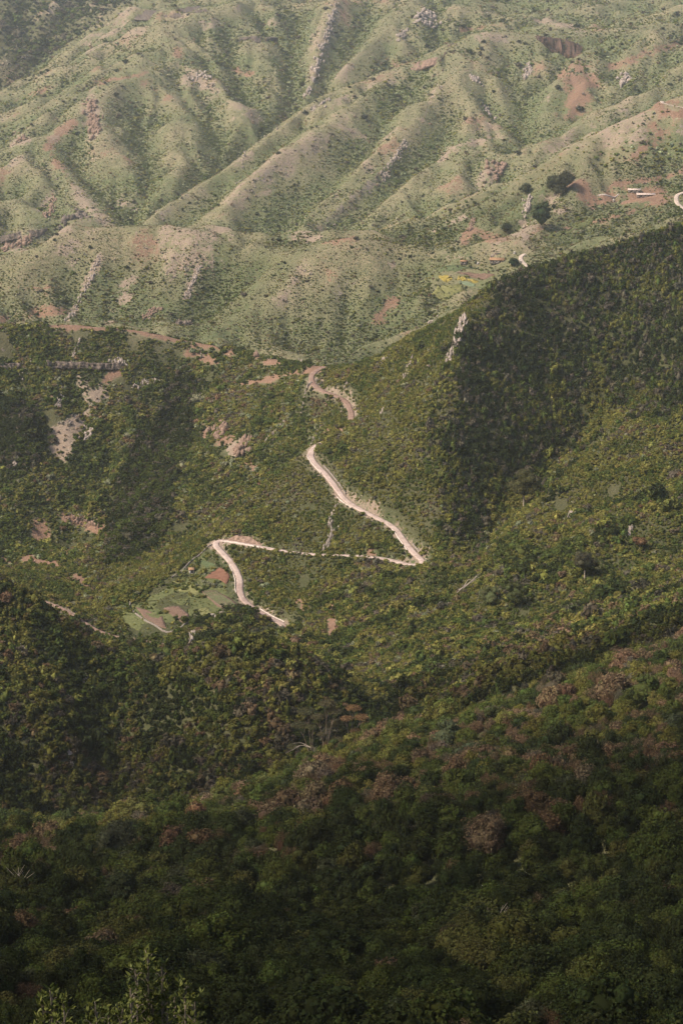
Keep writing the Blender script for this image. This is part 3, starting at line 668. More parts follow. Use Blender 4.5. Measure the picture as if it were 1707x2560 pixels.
# ------------------------------------------------------------------ scatter as one mass (geometry nodes)
def scatter(name, protos, pos, scl, rot, which, tint, label):
    col = bpy.data.collections.new(name + '_shapes')
    for k, m_ in enumerate(protos):
        col.objects.link(bpy.data.objects.new('%s_shape_%02d' % (name, k), m_))
    me = bpy.data.meshes.new(name); me.vertices.add(len(pos)); me.vertices.foreach_set('co', np.asarray(pos, np.float32).ravel())
    def put(nm, typ, key, arr): me.attributes.new(nm, typ, 'POINT').data.foreach_set(key, np.ascontiguousarray(arr).ravel())
    put('scl', 'FLOAT_VECTOR', 'vector', np.asarray(scl, np.float32)); put('rot', 'FLOAT_VECTOR', 'vector', np.asarray(rot, np.float32))
    put('which', 'INT', 'value', np.asarray(which, np.int32))
    put('tint', 'FLOAT_COLOR', 'color', np.column_stack([tint, np.ones(len(tint))]).astype(np.float32))
    ng = bpy.data.node_groups.new(name, 'GeometryNodeTree')
    ng.interface.new_socket('Geometry', in_out='INPUT', socket_type='NodeSocketGeometry'); ng.interface.new_socket('Geometry', in_out='OUTPUT', socket_type='NodeSocketGeometry')
    A = ng.nodes.new; gi = A('NodeGroupInput'); go = A('NodeGroupOutput')
    m2p = A('GeometryNodeMeshToPoints'); iop = A('GeometryNodeInstanceOnPoints'); ci = A('GeometryNodeCollectionInfo')
    ci.inputs['Collection'].default_value = col; ci.inputs['Separate Children'].default_value = True; ci.inputs['Reset Children'].default_value = True
    iop.inputs['Pick Instance'].default_value = True
    def na(nm, typ):
        q = A('GeometryNodeInputNamedAttribute'); q.data_type = typ; q.inputs['Name'].default_value = nm; return q.outputs[0]
    lk = ng.links.new
    lk(gi.outputs[0], m2p.inputs[0]); lk(m2p.outputs[0], iop.inputs['Points']); lk(ci.outputs[0], iop.inputs['Instance'])
    lk(na('which', 'INT'), iop.inputs['Instance Index']); lk(na('scl', 'FLOAT_VECTOR'), iop.inputs['Scale'])
    e2r = A('FunctionNodeEulerToRotation'); lk(na('rot', 'FLOAT_VECTOR'), e2r.inputs[0]); lk(e2r.outputs[0], iop.inputs['Rotation'])
    lk(iop.outputs[0], go.inputs[0])
    o = obj(name, me); md = o.modifiers.new('scatter', 'NODES'); md.node_group = ng
    o['kind'] = 'stuff'; o['label'] = label
    return o
# leafy shapes for the masses
BUSH = [crown_mesh('bush_%d' % k, 1.0, 1.5, 7, 26, .46, M_LEAF_I, 40 + k) for k in range(5)] + [plume_mesh('heath_%d' % k, .9, 2.0, 9, 22, .40, M_LEAF_I, 60 + k) for k in range(3)]
TREE = [crown_mesh('canopy_%d' % k, 1.0, 1.45, 16, 120, .125, M_LEAF_I, 80 + k, -.1) for k in range(5)] + [plume_mesh('heath_tree_%d' % k, .9, 1.6, 18, 190, .075, M_LEAF_I, 95 + k, -.1) for k in range(3)]
# ------------------------------------------------------------------ where plants grow
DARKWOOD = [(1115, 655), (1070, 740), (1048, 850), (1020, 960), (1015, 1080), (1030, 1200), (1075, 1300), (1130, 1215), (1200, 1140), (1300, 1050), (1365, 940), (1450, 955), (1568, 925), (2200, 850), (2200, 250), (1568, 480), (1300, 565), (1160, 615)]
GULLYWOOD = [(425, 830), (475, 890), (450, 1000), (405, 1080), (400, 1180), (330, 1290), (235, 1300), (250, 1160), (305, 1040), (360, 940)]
LEFTWOOD = [(-50, 900), (85, 930), (130, 1010), (70, 1085), (-50, 1070)]  # dark green trees by the left edge
CLEAR = [[(262, 1395), (310, 1375), (430, 1295), (490, 1250), (520, 1275), (560, 1390), (530, 1415), (430, 1440), (380, 1470), (300, 1460)],      # garden terraces
         [(985, 640), (1010, 620), (1130, 612), (1130, 655), (1085, 672), (1000, 690)], [(1345, 470), (1380, 430), (1510, 425), (1510, 470), (1370, 480)]]
FIELDS = [[(462, 1355), (499, 1354), (532, 1374), (560, 1400), (537, 1406), (498, 1396), (478, 1376)], [(468, 1330), (505, 1303), (531, 1326), (520, 1346)], [(308, 1393), (353, 1407), (376, 1417), (386, 1447), (362, 1443), (330, 1421)], [(372, 1398), (411, 1390), (440, 1414), (421, 1434), (395, 1417)], [(453, 1287), (475, 1288), (500, 1300), (473, 1305)],
          [(1003, 633), (1030, 630), (1042, 643), (1028, 649), (1010, 646)], [(1045, 625), (1113, 626), (1138, 632), (1116, 643), (1078, 638)], [(1049, 647), (1066, 645), (1095, 654), (1087, 661)], [(1120, 612), (1165, 612), (1165, 596), (1120, 596)], [(1440, 442), (1506, 452), (1506, 470), (1440, 462)], [(432, 1312), (448, 1312), (448, 1322), (432, 1322)]]
def jgrid(y0, y1, sp, m=.215, extra=25):
    """jittered points over the land between two distances"""
    rows = np.arange(y0, y1, sp); out = []
    for k, y in enumerate(rows):
        hw = y * m + extra
        x = np.arange(-hw, hw, sp) + (k % 2) * sp * .5
        out.append(np.stack([x, np.full(len(x), y)], 1))
    p = np.concatenate(out); return p + rng.uniform(-.48, .48, p.shape) * sp
PALXY = [None]
def palette(n, cols, wts, var=.18):
    c = np.array(cols); w_ = np.array(wts) / sum(wts)
    if PALXY[0] is not None and len(PALXY[0][0]) == n:       # plants of a kind grow together
        px_, py_ = PALXY[0]; u = .5 + .62 * fbm(px_ / 13, py_ / 13, 3, int(1000 * w_[0])) + rng.normal(size=n) * .17
        u = np.argsort(np.argsort(u)) / n; k = np.clip(np.searchsorted(np.cumsum(w_), u), 0, len(c) - 1)
    else: k = rng.choice(len(c), n, p=w_)
    return c[k] * rng.uniform(1 - var, 1 + var, (n, 1)) * rng.uniform(.94, 1.06, (n, 3)), k
DKG, MDG, OLV, YGR, GRY, BRN, PRP, RST = (.032, .040, .015), (.062, .076, .021), (.112, .108, .029), (.152, .140, .040), (.165, .170, .100), (.120, .082, .048), (.082, .070, .050), (.19, .085, .035)
def prep(p):
    x, y = p[:, 0], p[:, 1]; z = ground(x, y); a, b, _ = proj(x, y, z); PALXY[0] = (x, y)
    dist_r = road_near(x, y)[0]; dist_r = dist_r + np.where((b > 1385) & (a < 600) & (y > 1040) & (y < 1110) & (a < 480), 1.9, 0)
    s = [np.zeros(len(x))] * 4
    ixx = np.clip(np.searchsorted(xs, x), 0, len(xs) - 1); iyy = np.clip(np.searchsorted(ys, y), 0, len(ys) - 1)
    so = soil[iyy, ixx]
    clr = np.zeros(len(x), bool)
    for pg in CLEAR: clr |= inpoly(a, b, pg) & (y > 1040) & (rng.random(len(x)) < .55)
    for pg in FIELDS: clr |= inpoly(a, b, pg) & (y > 1040)
    return x, y, z, a, b, dist_r, so, gridval(conc, x, y), clr
BP, BS, BR, BW, BT = [], [], [], [], []          # bushes
def add_bush(keep, x, y, z, size, which, tint, tall=1.0):
    size = size * np.exp(rng.normal(size=len(size)) * .24) * np.where(rng.random(len(size)) < .03, 1.5, 1)
    n = keep.sum(); s = size[keep]
    BP.append(np.stack([x, y, z - .12 * size], 1)[keep])
    BS.append(np.stack([s, s * rng.uniform(.85, 1.15, n), s * rng.uniform(.7, 1.1, n) * (tall if np.ndim(tall) == 0 else tall[keep])], 1))
    BR.append(np.stack([rng.uniform(-.12, .12, n), rng.uniform(-.12, .12, n), rng.uniform(0, 6.28, n)], 1))
    BW.append(which[keep]); BT.append(tint[keep])
# knoll, left hill, fold on the right
p = jgrid(735, 905, 1.95); x, y, z, a, b, dr, so, co, clr = prep(p)
n = len(x); nz = fbm(x / 30, y / 30, 3, 400)
t1, k1 = palette(n, [DKG, MDG, OLV, BRN, PRP], [34, 30, 22, 5, 9])
crest = (co < -3) & (nz > -.1); t2, _ = palette(n, [OLV, YGR, BRN, PRP], [50, 25, 15, 10]); t1 = np.where((crest & (rng.random(n) < .6))[:, None], t2, t1)  # crest shrubs tinted lighter: rim light put into their colour
brn = (a > 900) & (nz > .05); t3, _ = palette(n, [BRN, OLV, PRP], [5, 4, 2]); t1 = np.where((brn & (rng.random(n) < .5))[:, None], t3, t1)
wh = np.where(rng.random(n) < .35, rng.integers(5, 8, n), rng.integers(0, 5, n))
t1 = t1 * (np.where(a > 905, .50 + 1.0 * sstep(768, 800, y) * np.clip(.4 - co * .1, 0, 1), .95 - .40 * sstep(1560, 1780, b)))[:, None]  # shade on knoll foot and fold face, light on fold crest, put into tint
mead = (inpoly(a + nz * 18, b + nz * 12, [(300, 1470), (345, 1455), (430, 1500), (500, 1440), (470, 1490), (380, 1530), (320, 1530)]) | inpoly(a, b, [(820, 1560), (900, 1600), (860, 1620), (780, 1560)])) & (y > 830)
t1 = np.where(mead[:, None], palette(n, [YGR, OLV], [3, 2])[0], t1)
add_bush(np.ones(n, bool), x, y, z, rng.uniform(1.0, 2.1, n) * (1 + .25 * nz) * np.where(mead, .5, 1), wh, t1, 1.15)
# bowl
p = jgrid(890, 1110, 1.75); x, y, z, a, b, dr, so, co, clr = prep(p); n = len(x); nz = fbm(x / 22, y / 22, 3, 410)
t1, _ = palette(n, [DKG, MDG, OLV, YGR, GRY, BRN, PRP], [14, 34, 32, 12, 2, 5, 6]); t1 = t1 * 1.22
gard = inpoly(a, b, CLEAR[0]); keep = (dr > 3.4) & ~clr & (so[:, 0] < .7) & (nz > -.72)
t1 = np.where(gard[:, None], palette(n, [MDG, YGR, OLV, GRY], [5, 3, 3, 1])[0] * 1.3, t1)
wh = np.where(rng.random(n) < .25, rng.integers(5, 8, n), rng.integers(0, 5, n))
sz = rng.uniform(.85, 1.55, n) * (1 + .7 * nz); t1 = np.where(((nz > .3) & (rng.random(n) < .7))[:, None], palette(n, [DKG, MDG, PRP], [5, 4, 2])[0], t1); sz = np.where((nz > .3) & (rng.random(n) < .4), sz * 1.35, sz); sz = np.where(rng.random(n) < .05, sz * 1.7, sz) * np.where(dr < 8, .6, 1) * np.where(gard, np.where(nz > .25, .75, .32), 1)
add_bush(keep, x, y, z, sz, wh, t1)
# hairpin spur, big spur, dark wood, red-soil hill
p = jgrid(1110, 1520, 1.55); x, y, z, a, b, dr, so, co, clr = prep(p); n = len(x); nz = fbm(x / 24, y / 24, 4, 420)
dark = inpoly(a + nz * 70 + rng.normal(size=n) * 16, b + nz * 40, DARKWOOD) & (y < 1350) & (x > 0); gul = (inpoly(a + nz * 25, b, GULLYWOOD) | inpoly(a, b, LEFTWOOD)) & (y > 1150) & (x < 0)
l4 = (a < 745) & (y > 1250) & (co > -99) & ~gul & (b < 1330) & ((b - 1020) < (722 - a) * .92)
t1, _ = palette(n, [MDG, OLV, YGR, GRY, PRP, BRN], [28, 42, 19, 3, 5, 3]); t1 = t1 * 1.22
t4, _ = palette(n, [DKG, MDG, OLV, GRY, YGR, BRN, PRP], [12, 40, 26, 6, 11, 5, 3]); t1 = np.where(l4[:, None], t4 * 1.42, t1)
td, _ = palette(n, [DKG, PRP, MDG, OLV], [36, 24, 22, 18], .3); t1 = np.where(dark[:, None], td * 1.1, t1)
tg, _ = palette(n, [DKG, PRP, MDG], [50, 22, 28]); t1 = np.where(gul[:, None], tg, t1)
front = ((a > 728) & (a < 815) & (b > 966) & (b < 1042) & (y < 1300)) | (a > 600) & (a < 850) & (b > 1266) & (b < 1310) & (y < 1165); dr = np.where(front & ((rng.random(n) < .45) | (b < 1045)), dr * 1.0 + 5.2, dr)
keep = (dr > 3.1) & ~clr & (dark | (rng.random(n) > (so[:, :3].max(1) - .25) * 1.7))
gard = inpoly(a, b, CLEAR[0]) & (y < 1215); t1 = np.where(gard[:, None], palette(n, [MDG, YGR, OLV, GRY], [5, 3, 3, 1])[0] * 1.3, t1)
keep &= np.where(dark | gul, rng.random(n) < .72, np.where(l4, nz > -.42, nz > -.6))
sz = rng.uniform(.75, 1.4, n) * (1 + .55 * nz); sz = np.where(dark, rng.uniform(1.0, 1.75, n), sz); sz = np.where(gul, rng.uniform(1.2, 2.0, n), sz); sz = sz * np.where(dr < 7, .7, 1) * np.where(gard, np.where(nz > .25, .75, .32), 1)
sz = np.where(front & (b < 1045), sz * 1.6, sz)
wh = np.where(rng.random(n) < np.where(dark, .6, .2), rng.integers(5, 8, n), rng.integers(0, 5, n))
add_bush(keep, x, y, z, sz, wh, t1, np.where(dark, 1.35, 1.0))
# open hills
for y0, y1, sp, smin, smax in ((1520, 1960, 1.75, .42, .95), (1960, 2330, 4.0, .8, 1.6), (2330, 2750, 2.5, .5, 1.15), (2750, 3350, 3.2, .65, 1.5), (3350, 3800, 6.0, 1.4, 3.0)):
    p = jgrid(y0, y1, sp); x, y, z, a, b, dr, so, co, clr = prep(p); n = len(x); nz = fbm(x / 40, y / 40, 4, 430); nf = fbm(x / 12, y / 12, 2, 440)
    wet = np.clip(.5 + co * .06 + nz * .8, 0, 1)
    t1, _ = palette(n, [GRY, OLV, MDG, BRN, PRP, YGR], [26, 26, 14, 18, 8, 12]); t2, _ = palette(n, [MDG, GRY, DKG, OLV, PRP], [40, 24, 12, 18, 6])
    t1 = np.where((rng.random(n) < wet)[:, None], t2, t1) * (1.4 if y0 < 1900 else 1.95)  # far shrubs made paler: the lightening of haze put into the tint
    keep = (dr > 3.4) & ~clr & (rng.random(n) > (so[:, :3].max(1) - .22) * 1.6) & (rng.random(n) < .50 + .6 * wet + .35 * nf)
    sz = rng.uniform(smin, smax, n) * (.7 + .65 * wet); big = rng.random(n) < .004 + .012 * (nz > .3)
    sz = np.where(big, smax * 1.8, sz); t1 = np.where(big[:, None], palette(n, [DKG, PRP], [1, 1])[0], t1)
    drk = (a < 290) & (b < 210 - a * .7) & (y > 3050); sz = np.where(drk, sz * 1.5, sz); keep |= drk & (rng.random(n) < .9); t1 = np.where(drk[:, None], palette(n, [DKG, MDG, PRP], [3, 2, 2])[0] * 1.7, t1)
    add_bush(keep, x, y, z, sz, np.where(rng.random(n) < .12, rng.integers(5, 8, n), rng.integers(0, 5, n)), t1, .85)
# loose rock on the bare and steep ground
ROCKS = []
for k in range(5):
    r_ = np.random.default_rng(600 + k); pr_ = []
    for q_ in range(5):
        V_, F_ = ICO1; d_ = r_.normal(size=(5, 3)); d_ /= np.linalg.norm(d_, axis=1)[:, None]; W_ = V_ * r_.uniform(.85, 1.1, (len(V_), 1))
        for e_ in d_: W_ = W_ - np.outer(np.maximum(W_ @ e_ - r_.uniform(.45, .8), 0), e_)
        pr_.append((W_ * r_.uniform(.3, .9, 3) * np.array([1, 1, 1.3]) + r_.normal(size=3) * np.array([.7, .7, .25]), F_))
    V_, F_ = join(pr_); ROCKS.append(mesh_np('loose_rock_%d' % k, V_, F_, M_LEAF_I))
p = np.concatenate([jgrid(1240, 1960, 3.0), jgrid(2330, 3300, 4.2)]); x, y, z, a, b, dr, so, co, clr = prep(p); n = len(x); nz = fbm(x / 30, y / 30, 4, 470)
steep = gridval(slope_g, x, y)
keep = (dr > 4) & ~clr & (rng.random(n) < np.clip((so[:, 1] - .2) * .7 + (so[:, 2] - .15) * .9 + (steep - .7) * .6 + (nz - .22) * .8 - .03, 0, .6))
q = keep.sum(); s_ = rng.uniform(.5, 1.5, q) * np.where(y[keep] > 2300, 1.35, 1.0)
scatter('loose_rocks', ROCKS, np.stack([x, y, z], 1)[keep], np.stack([s_, s_, s_ * rng.uniform(.7, 1.6, q)], 1), np.stack([rng.uniform(-.3, .3, q), rng.uniform(-.3, .3, q), rng.uniform(0, 6.28, q)], 1), rng.integers(0, 5, q), palette(q, [(.20, .165, .14), (.27, .22, .185), (.20, .14, .10), (.12, .10, .085)], [3, 2, 3, 2])[0], 'loose pale and brown rocks strewn over the bare slopes')
scatter('shrubland', BUSH, np.concatenate(BP), np.concatenate(BS), np.concatenate(BR), np.concatenate(BW), np.concatenate(BT), 'mixed olive, grey-green and brown shrubs covering the hillsides')
print('shrubs', sum(len(q) for q in BP), round(time.time() - T0, 1))
# near forest: the 300 trees that show largest stand as things of their own, the rest is one mass
p = jgrid(150, 745, 4.5, .25, 35); x, y = p[:, 0], p[:, 1]; z = ground(x, y); a, b, _ = proj(x, y, z + 4); n = len(x); PALXY[0] = None
nz = fbm(x / 35, y / 35, 3, 500); nb = fbm(x / 16, y / 16, 3, 510)
R = rng.uniform(2.3, 3.7, n) * (1 + .35 * nb) * np.where(rng.random(n) < .15, 1.4, 1)
pb = np.clip(.04 + .42 * sstep(330, 460, y) * sstep(350, 800, a) + 1.2 * (nb - .06) * sstep(260, 420, y), .03, .8)
isb = rng.random(n) < pb
tg, kg = palette(n, [DKG, MDG, (.080, .080, .026), (.078, .088, .024), (.058, .066, .036)], [58, 27, 9, 2, 4]); to, _ = palette(n, [OLV, MDG, YGR], [5, 4, 1]); oc = (sstep(430, 590, y) * .6 > rng.random(n)); tg = np.where(oc[:, None], to * .8, tg); kg = np.where(oc, 2, kg); tb, kb = palette(n, [(.120, .080, .048), (.150, .110, .070), (.115, .070, .042), PRP], [60, 16, 6, 18])
tint = np.where(isb[:, None], tb, tg) * (.42 + .28 * sstep(380, 560, y) + .42 * sstep(555, 600, y) + .14 * nz)[:, None]  # shade towards the viewer and light along the crest, put into crown tint
which = np.where(isb & (rng.random(n) < .65), rng.integers(5, 8, n), rng.integers(0, 5, n))
R = np.where(which >= 5, np.minimum(R, 3.1), R); hgt = R * rng.uniform(.95, 1.3, n)
show = (a > -20) & (a < 1588) & (b < 2360) & (y > 205)
order = np.argsort(np.where(show, y / R, 1e9)); single = np.zeros(n, bool); single[order[:300]] = True
m = ~single; q = m.sum()
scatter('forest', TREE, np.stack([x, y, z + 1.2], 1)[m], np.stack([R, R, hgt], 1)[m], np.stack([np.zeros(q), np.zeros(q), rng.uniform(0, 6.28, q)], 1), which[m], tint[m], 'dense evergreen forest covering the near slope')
NAMES = [('dark green round-crowned laurel tree in the near forest', 'dark green laurels of the near forest'), ('fresh green broad-crowned tree in the near forest', 'fresh green trees of the near forest'), ('olive green tree with a rounded crown in the near forest', 'olive trees of the near forest'), ('yellow-green leafy tree in the near forest', 'yellow-green trees of the near forest'), ('pale grey-green tree in the near forest', 'grey-green trees of the near forest')]
NAMEB = [('brown-crowned tree heath among the green laurels of the near forest', 'brown heath trees of the near forest'), ('pale tan withered tree in the near forest', 'pale tan trees of the near forest'), ('rust-red crowned tree in the near forest', 'rust-red trees of the near forest'), ('dull grey-brown tree in the near forest', 'grey-brown trees of the near forest')]
CROWN = [crown_mesh('crown_%d' % k, 1.0, 1.45, 22, 260, .085, M_LEAF_O, 180 + k, -.1) for k in range(6)] + [plume_mesh('heath_crown_%d' % k, .9, 1.6, 26, 420, .048, M_LEAF_O, 195 + k, -.1) for k in range(4)]
TRUNKS = [trunk_mesh('trunk_%d' % k, 2.6, .20, M_BARK, 210 + k) for k in range(3)]
for j in np.nonzero(single)[0]:
    root = empty('heath_tree' if which[j] >= 5 else 'laurel_tree', (x[j], y[j], z[j]), rng.uniform(0, 6.28))
    lb, gp = (NAMEB[kb[j]] if isb[j] else NAMES[kg[j]])
    stem = lb.split(' in the near forest')[0].split(' of the near forest')[0].split(' among the green')[0]
    row = 'along the bottom edge' if b[j] > 2180 else ('low in the near forest' if b[j] > 2020 else 'halfway up the near forest')
    colm = 'far left' if a[j] < 300 else 'left of centre' if a[j] < 640 else 'at centre' if a[j] < 940 else 'right of centre' if a[j] < 1270 else 'far right'
    lb = ('large ' if R[j] > 3.7 else 'small ' if R[j] < 2.9 else '') + stem + ' ' + row + ', ' + colm
    tag(root, lb, 'tree', gp)
    obj('trunk', TRUNKS[rng.integers(3)], root)
    cr = obj('crown', CROWN[rng.integers(6, 10) if which[j] >= 5 else rng.integers(6)], root, (0, 0, 1.2))
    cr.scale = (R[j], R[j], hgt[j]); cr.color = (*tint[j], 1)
print('forest', n, round(time.time() - T0, 1))
# ------------------------------------------------------------------ materials for built things
def simple(name, c1, c2, scale=.8, rough=.9, bump=0.0, spec=.1):
    g = N(name); tc = g.n('ShaderNodeNewGeometry').outputs['Position']; nz = g.noise(scale, tc, 5, .65)
    f = g.ramp(nz, .3, .7)
    b = g.n('ShaderNodeBump', Strength=bump, Distance=.4, Height=nz).outputs[0] if bump else None
    return g.done(g.mix(f, rgb(*c1), rgb(*c2)), rough, b, spec)
M_CONC = simple('pale_concrete_road', (.30, .225, .19), (.44, .345, .30), .25)
M_DIRT = simple('red_dirt_road', (.17, .105, .08), (.255, .175, .138), .3)
M_TRACK = simple('pale_track', (.33, .26, .21), (.45, .37, .31), .3)
M_STONE = simple('grey_stone', (.13, .108, .092), (.27, .228, .195), 1.6, .95, .4)
M_ROCK = simple('pale_rock', (.16, .13, .11), (.40, .33, .285), .55, .95, .5)
M_ROCKR = simple('reddish_rock', (.12, .08, .060), (.28, .19, .145), .5, .95, .5)
M_ROCKD = simple('dark_rock', (.055, .046, .040), (.19, .15, .125), .35, .95, .5)
M_SOILR = simple('red_soil', (.12, .055, .034), (.185, .098, .066), .5, .95, .3)
M_SOILB = simple('brown_soil', (.10, .062, .045), (.175, .118, .088), .7, .95, .3)
M_GRASS = simple('lush_grass', (.058, .070, .028), (.115, .118, .048), .5, .95, .3)
M_GRASSY = simple('yellowish_grass', (.12, .122, .045), (.18, .17, .075), .4, .95, .3)
M_CROP = simple('crop_leaves', (.055, .076, .034), (.098, .115, .056), 1.2, .9, .3)
M_YEL = simple('yellow_flowers', (.20, .155, .038), (.30, .235, .06), 1.0, .9, .3)
M_BLUEG = simple('blue_green_crop', (.10, .13, .08), (.16, .19, .12), 1.0, .9, .3)
M_WHITE = simple('whitewash', (.42, .37, .33), (.62, .57, .52), .8)
M_DARKGAP = simple('dark_timber_gap', (.025, .02, .018), (.06, .05, .04), 1.5)  # timber of posts; its near-black also paints the dark inside openings
M_TILE = simple('roof_tiles', (.24, .135, .075), (.36, .235, .14), 1.2, .9, .3)
M_SHEET = simple('pinkish_roof_sheet', (.40, .31, .26), (.56, .46, .40), .5)
M_TARP = simple('dark_netting', (.035, .04, .042), (.07, .075, .08), 1.0)
# ------------------------------------------------------------------ roads
def ribbon(name, path, half, mat, lift=.10, a=0, b=None, wobble=.15):
    p = path[a:b].copy(); n = len(p)
    t = np.gradient(p[:, :2], axis=0); t /= np.linalg.norm(t, axis=1)[:, None] + 1e-9
    nr = np.stack([-t[:, 1], t[:, 0]], 1)
    s = np.arange(n) * .21; prof = [(-1.0, -.9), (-1.0, 0), (-.5, .05), (0, .08), (.5, .05), (1.0, 0), (1.0, -.9)]
    V = []
    for o, dz in prof:
        hw = half + wobble * np.sin(s * 1.3 + o) + wobble * np.sin(s * .47 + 2 * o)
        q = np.empty((n, 3)); q[:, :2] = p[:, :2] + nr * (o * hw)[:, None]; q[:, 2] = p[:, 2] + lift + dz; V.append(q)
    V = np.stack(V, 1).reshape(-1, 3); m = len(prof)
    k = (np.arange(n - 1)[:, None] * m + np.arange(m - 1)[None]).ravel()
    o = obj(name, mesh_np(name, V, np.stack([k, k + 1, k + m + 1, k + m], 1), mat))
    return tag(o, kind='structure')
rm, hm = ROADS['main']
i_up = int(np.argmin(np.hypot(rm[:, 0] - P(803, 970, 1298)[0], rm[:, 1] - 1298)))
i_low = int(np.argmin(np.hypot(rm[:, 0] - P(549, 1340, 1143)[0], rm[:, 1] - 1143)))
ribbon('dirt_road', rm, 1.9, M_DIRT, .10, 0, i_up + 1)
ribbon('road', rm, 1.85, M_CONC, .10, i_up, i_low + 1)
M_CONC2 = simple('worn_concrete_road', (.235, .165, .138), (.34, .255, .218), .35)
ribbon('worn_road', rm, 1.85, M_CONC2, .10, i_low)
ribbon('track', ROADS['low'][0], 1.0, M_DIRT, .10); ribbon('farm_road', ROADS['far'][0], 1.8, M_TRACK, .1)
ribbon('hill_road', ROADS['east'][0], 1.9, M_TRACK, .1); ribbon('upper_road', ROADS['top'][0], 1.9, M_TRACK, .1)
def nearest_i(path, px, py, Y):
    q = P(px, py, Y); return int(np.argmin(np.hypot(path[:, 0] - q[0], path[:, 1] - q[1])))
def wall_along(name, pts, h, th, mat, label, cat, base=-.6, cap=False):
    """a low wall following ground points (n,3)"""
    p = np.asarray(pts, float); n = len(p)
    t = np.gradient(p[:, :2], axis=0); t /= np.linalg.norm(t, axis=1)[:, None] + 1e-9; nr = np.stack([-t[:, 1], t[:, 0]], 1)
    hv = h * (1 + .10 * np.sin(np.arange(n) * 1.7) + rng.normal(size=n) * .05)
    V = []
    for o, top in ((-.5, 0), (-.5, 1), (.5, 1), (.5, 0)):
        q = np.empty((n, 3)); q[:, :2] = p[:, :2] + nr * o * th; q[:, 2] = p[:, 2] + (hv if top else base); V.append(q)
    V = np.stack(V, 1).reshape(-1, 3); k = (np.arange(n - 1)[:, None] * 4 + np.arange(4)[None]).ravel(); k2 = (np.arange(n - 1)[:, None] * 4 + (np.arange(4) + 1)[None] % 4).ravel()
    e = np.array([[0, 1, 2, 3], [4 * n - 1, 4 * n - 2, 4 * n - 3, 4 * n - 4]])
    return tag(obj(name, mesh_np(name, V, np.concatenate([np.stack([k, k2, k2 + 4, k + 4], 1), e]), mat)), label, cat)
def offset_path(path, a, b, off):
    if a > b: a, b = b, a
    p = path[a:b + 1].copy(); t = np.gradient(p[:, :2], axis=0); t /= np.linalg.norm(t, axis=1)[:, None] + 1e-9
    p[:, 0] += -t[:, 1] * off; p[:, 1] += t[:, 0] * off; return p
ii = lambda *q: nearest_i(rm, *q)
M_PARA = simple('parapet_concrete', (.40, .33, .29), (.56, .48, .42), .7)
OUT = -2.35        # valley side of the descending lane (right-hand side of the path direction is negative)
wall_along('parapet_wall', offset_path(rm, ii(714, 1046, 1260), ii(745, 1086, 1236), OUT), .55, .4, M_PARA, 'low pale parapet on the outside of the uppermost road bend', 'wall')
wall_along('parapet_wall', offset_path(rm, ii(786, 1140, 1208), ii(820, 1166, 1192), OUT - .9), .5, .4, M_PARA, 'pale kerb wall around the small lay-by halfway down the straight road', 'wall')
wall_along('parapet_wall', offset_path(rm, ii(905, 1212, 1163), ii(945, 1262, 1136), OUT), .55, .4, M_PARA, 'low pale parapet above the lower right hairpin bend', 'wall')
wall_along('parapet_wall', offset_path(rm, ii(968, 1284, 1125), ii(945, 1299, 1120), 2.3), .6, .4, M_PARA, 'curved pale parapet hugging the outside of the right hairpin', 'wall')
wall_along('retaining_wall', offset_path(rm, ii(735, 1074, 1243), ii(782, 1135, 1210), 2.9), 1.3, .5, M_STONE, 'grey stone retaining wall on the uphill side of the straight road', 'wall')
wall_along('retaining_wall', offset_path(rm, ii(936, 1254, 1142), ii(962, 1280, 1127), 2.9), 1.4, .5, M_STONE, 'grey stone retaining wall just above the right hairpin bend', 'wall')
wall_along('parapet_wall', offset_path(rm, ii(600, 1256, 1178), ii(515, 1243, 1197), 2.3), .7, .4, M_PARA, 'pale brown wall behind the left hairpin bend below the red bank', 'wall')
wall_along('parapet_wall', offset_path(rm, ii(536, 1298, 1164), ii(551, 1362, 1133), OUT), .55, .4, M_PARA, 'low wall between the descending road and the red garden plot', 'wall')
wall_along('parapet_wall', offset_path(rm, ii(590, 1400, 1115), ii(645, 1430, 1099), 2.3), .5, .4, M_PARA, 'pale parapet along the last visible stretch of the lower road', 'wall')
def draped(pl, step=1.2, ymin=1040):
    q = np.array([pix(a, b, ymin) for a, b in pl]); s = spline(q, step); s[:, 2] = ground(s[:, 0], s[:, 1]); s[:, 2] = smooth1(s[:, 2], 3); return s
wall_along('terrace_wall', draped([(303, 1377), (299, 1398), (326, 1421), (347, 1433), (382, 1453), (411, 1447), (432, 1430), (452, 1421)]), .9, .7, M_STONE, 'winding stone terrace wall around the brown garden plots', 'wall')
wall_along('terrace_wall', draped([(478, 1419), (500, 1414), (522, 1409)]), 1.7, .6, M_PARA, 'straight pale wall below the green crop rows', 'wall')
wall_along('terrace_wall', draped([(536, 1404), (549, 1402), (561, 1399)]), 1.2, .5, M_PARA, 'short pale wall at the corner of the crop field by the road', 'wall')
wall_along('terrace_wall', draped([(487, 1256), (461, 1275), (440, 1289), (417, 1313), (394, 1328)]), .8, .6, M_STONE, 'old stone wall descending from the left hairpin to the white hut', 'wall')
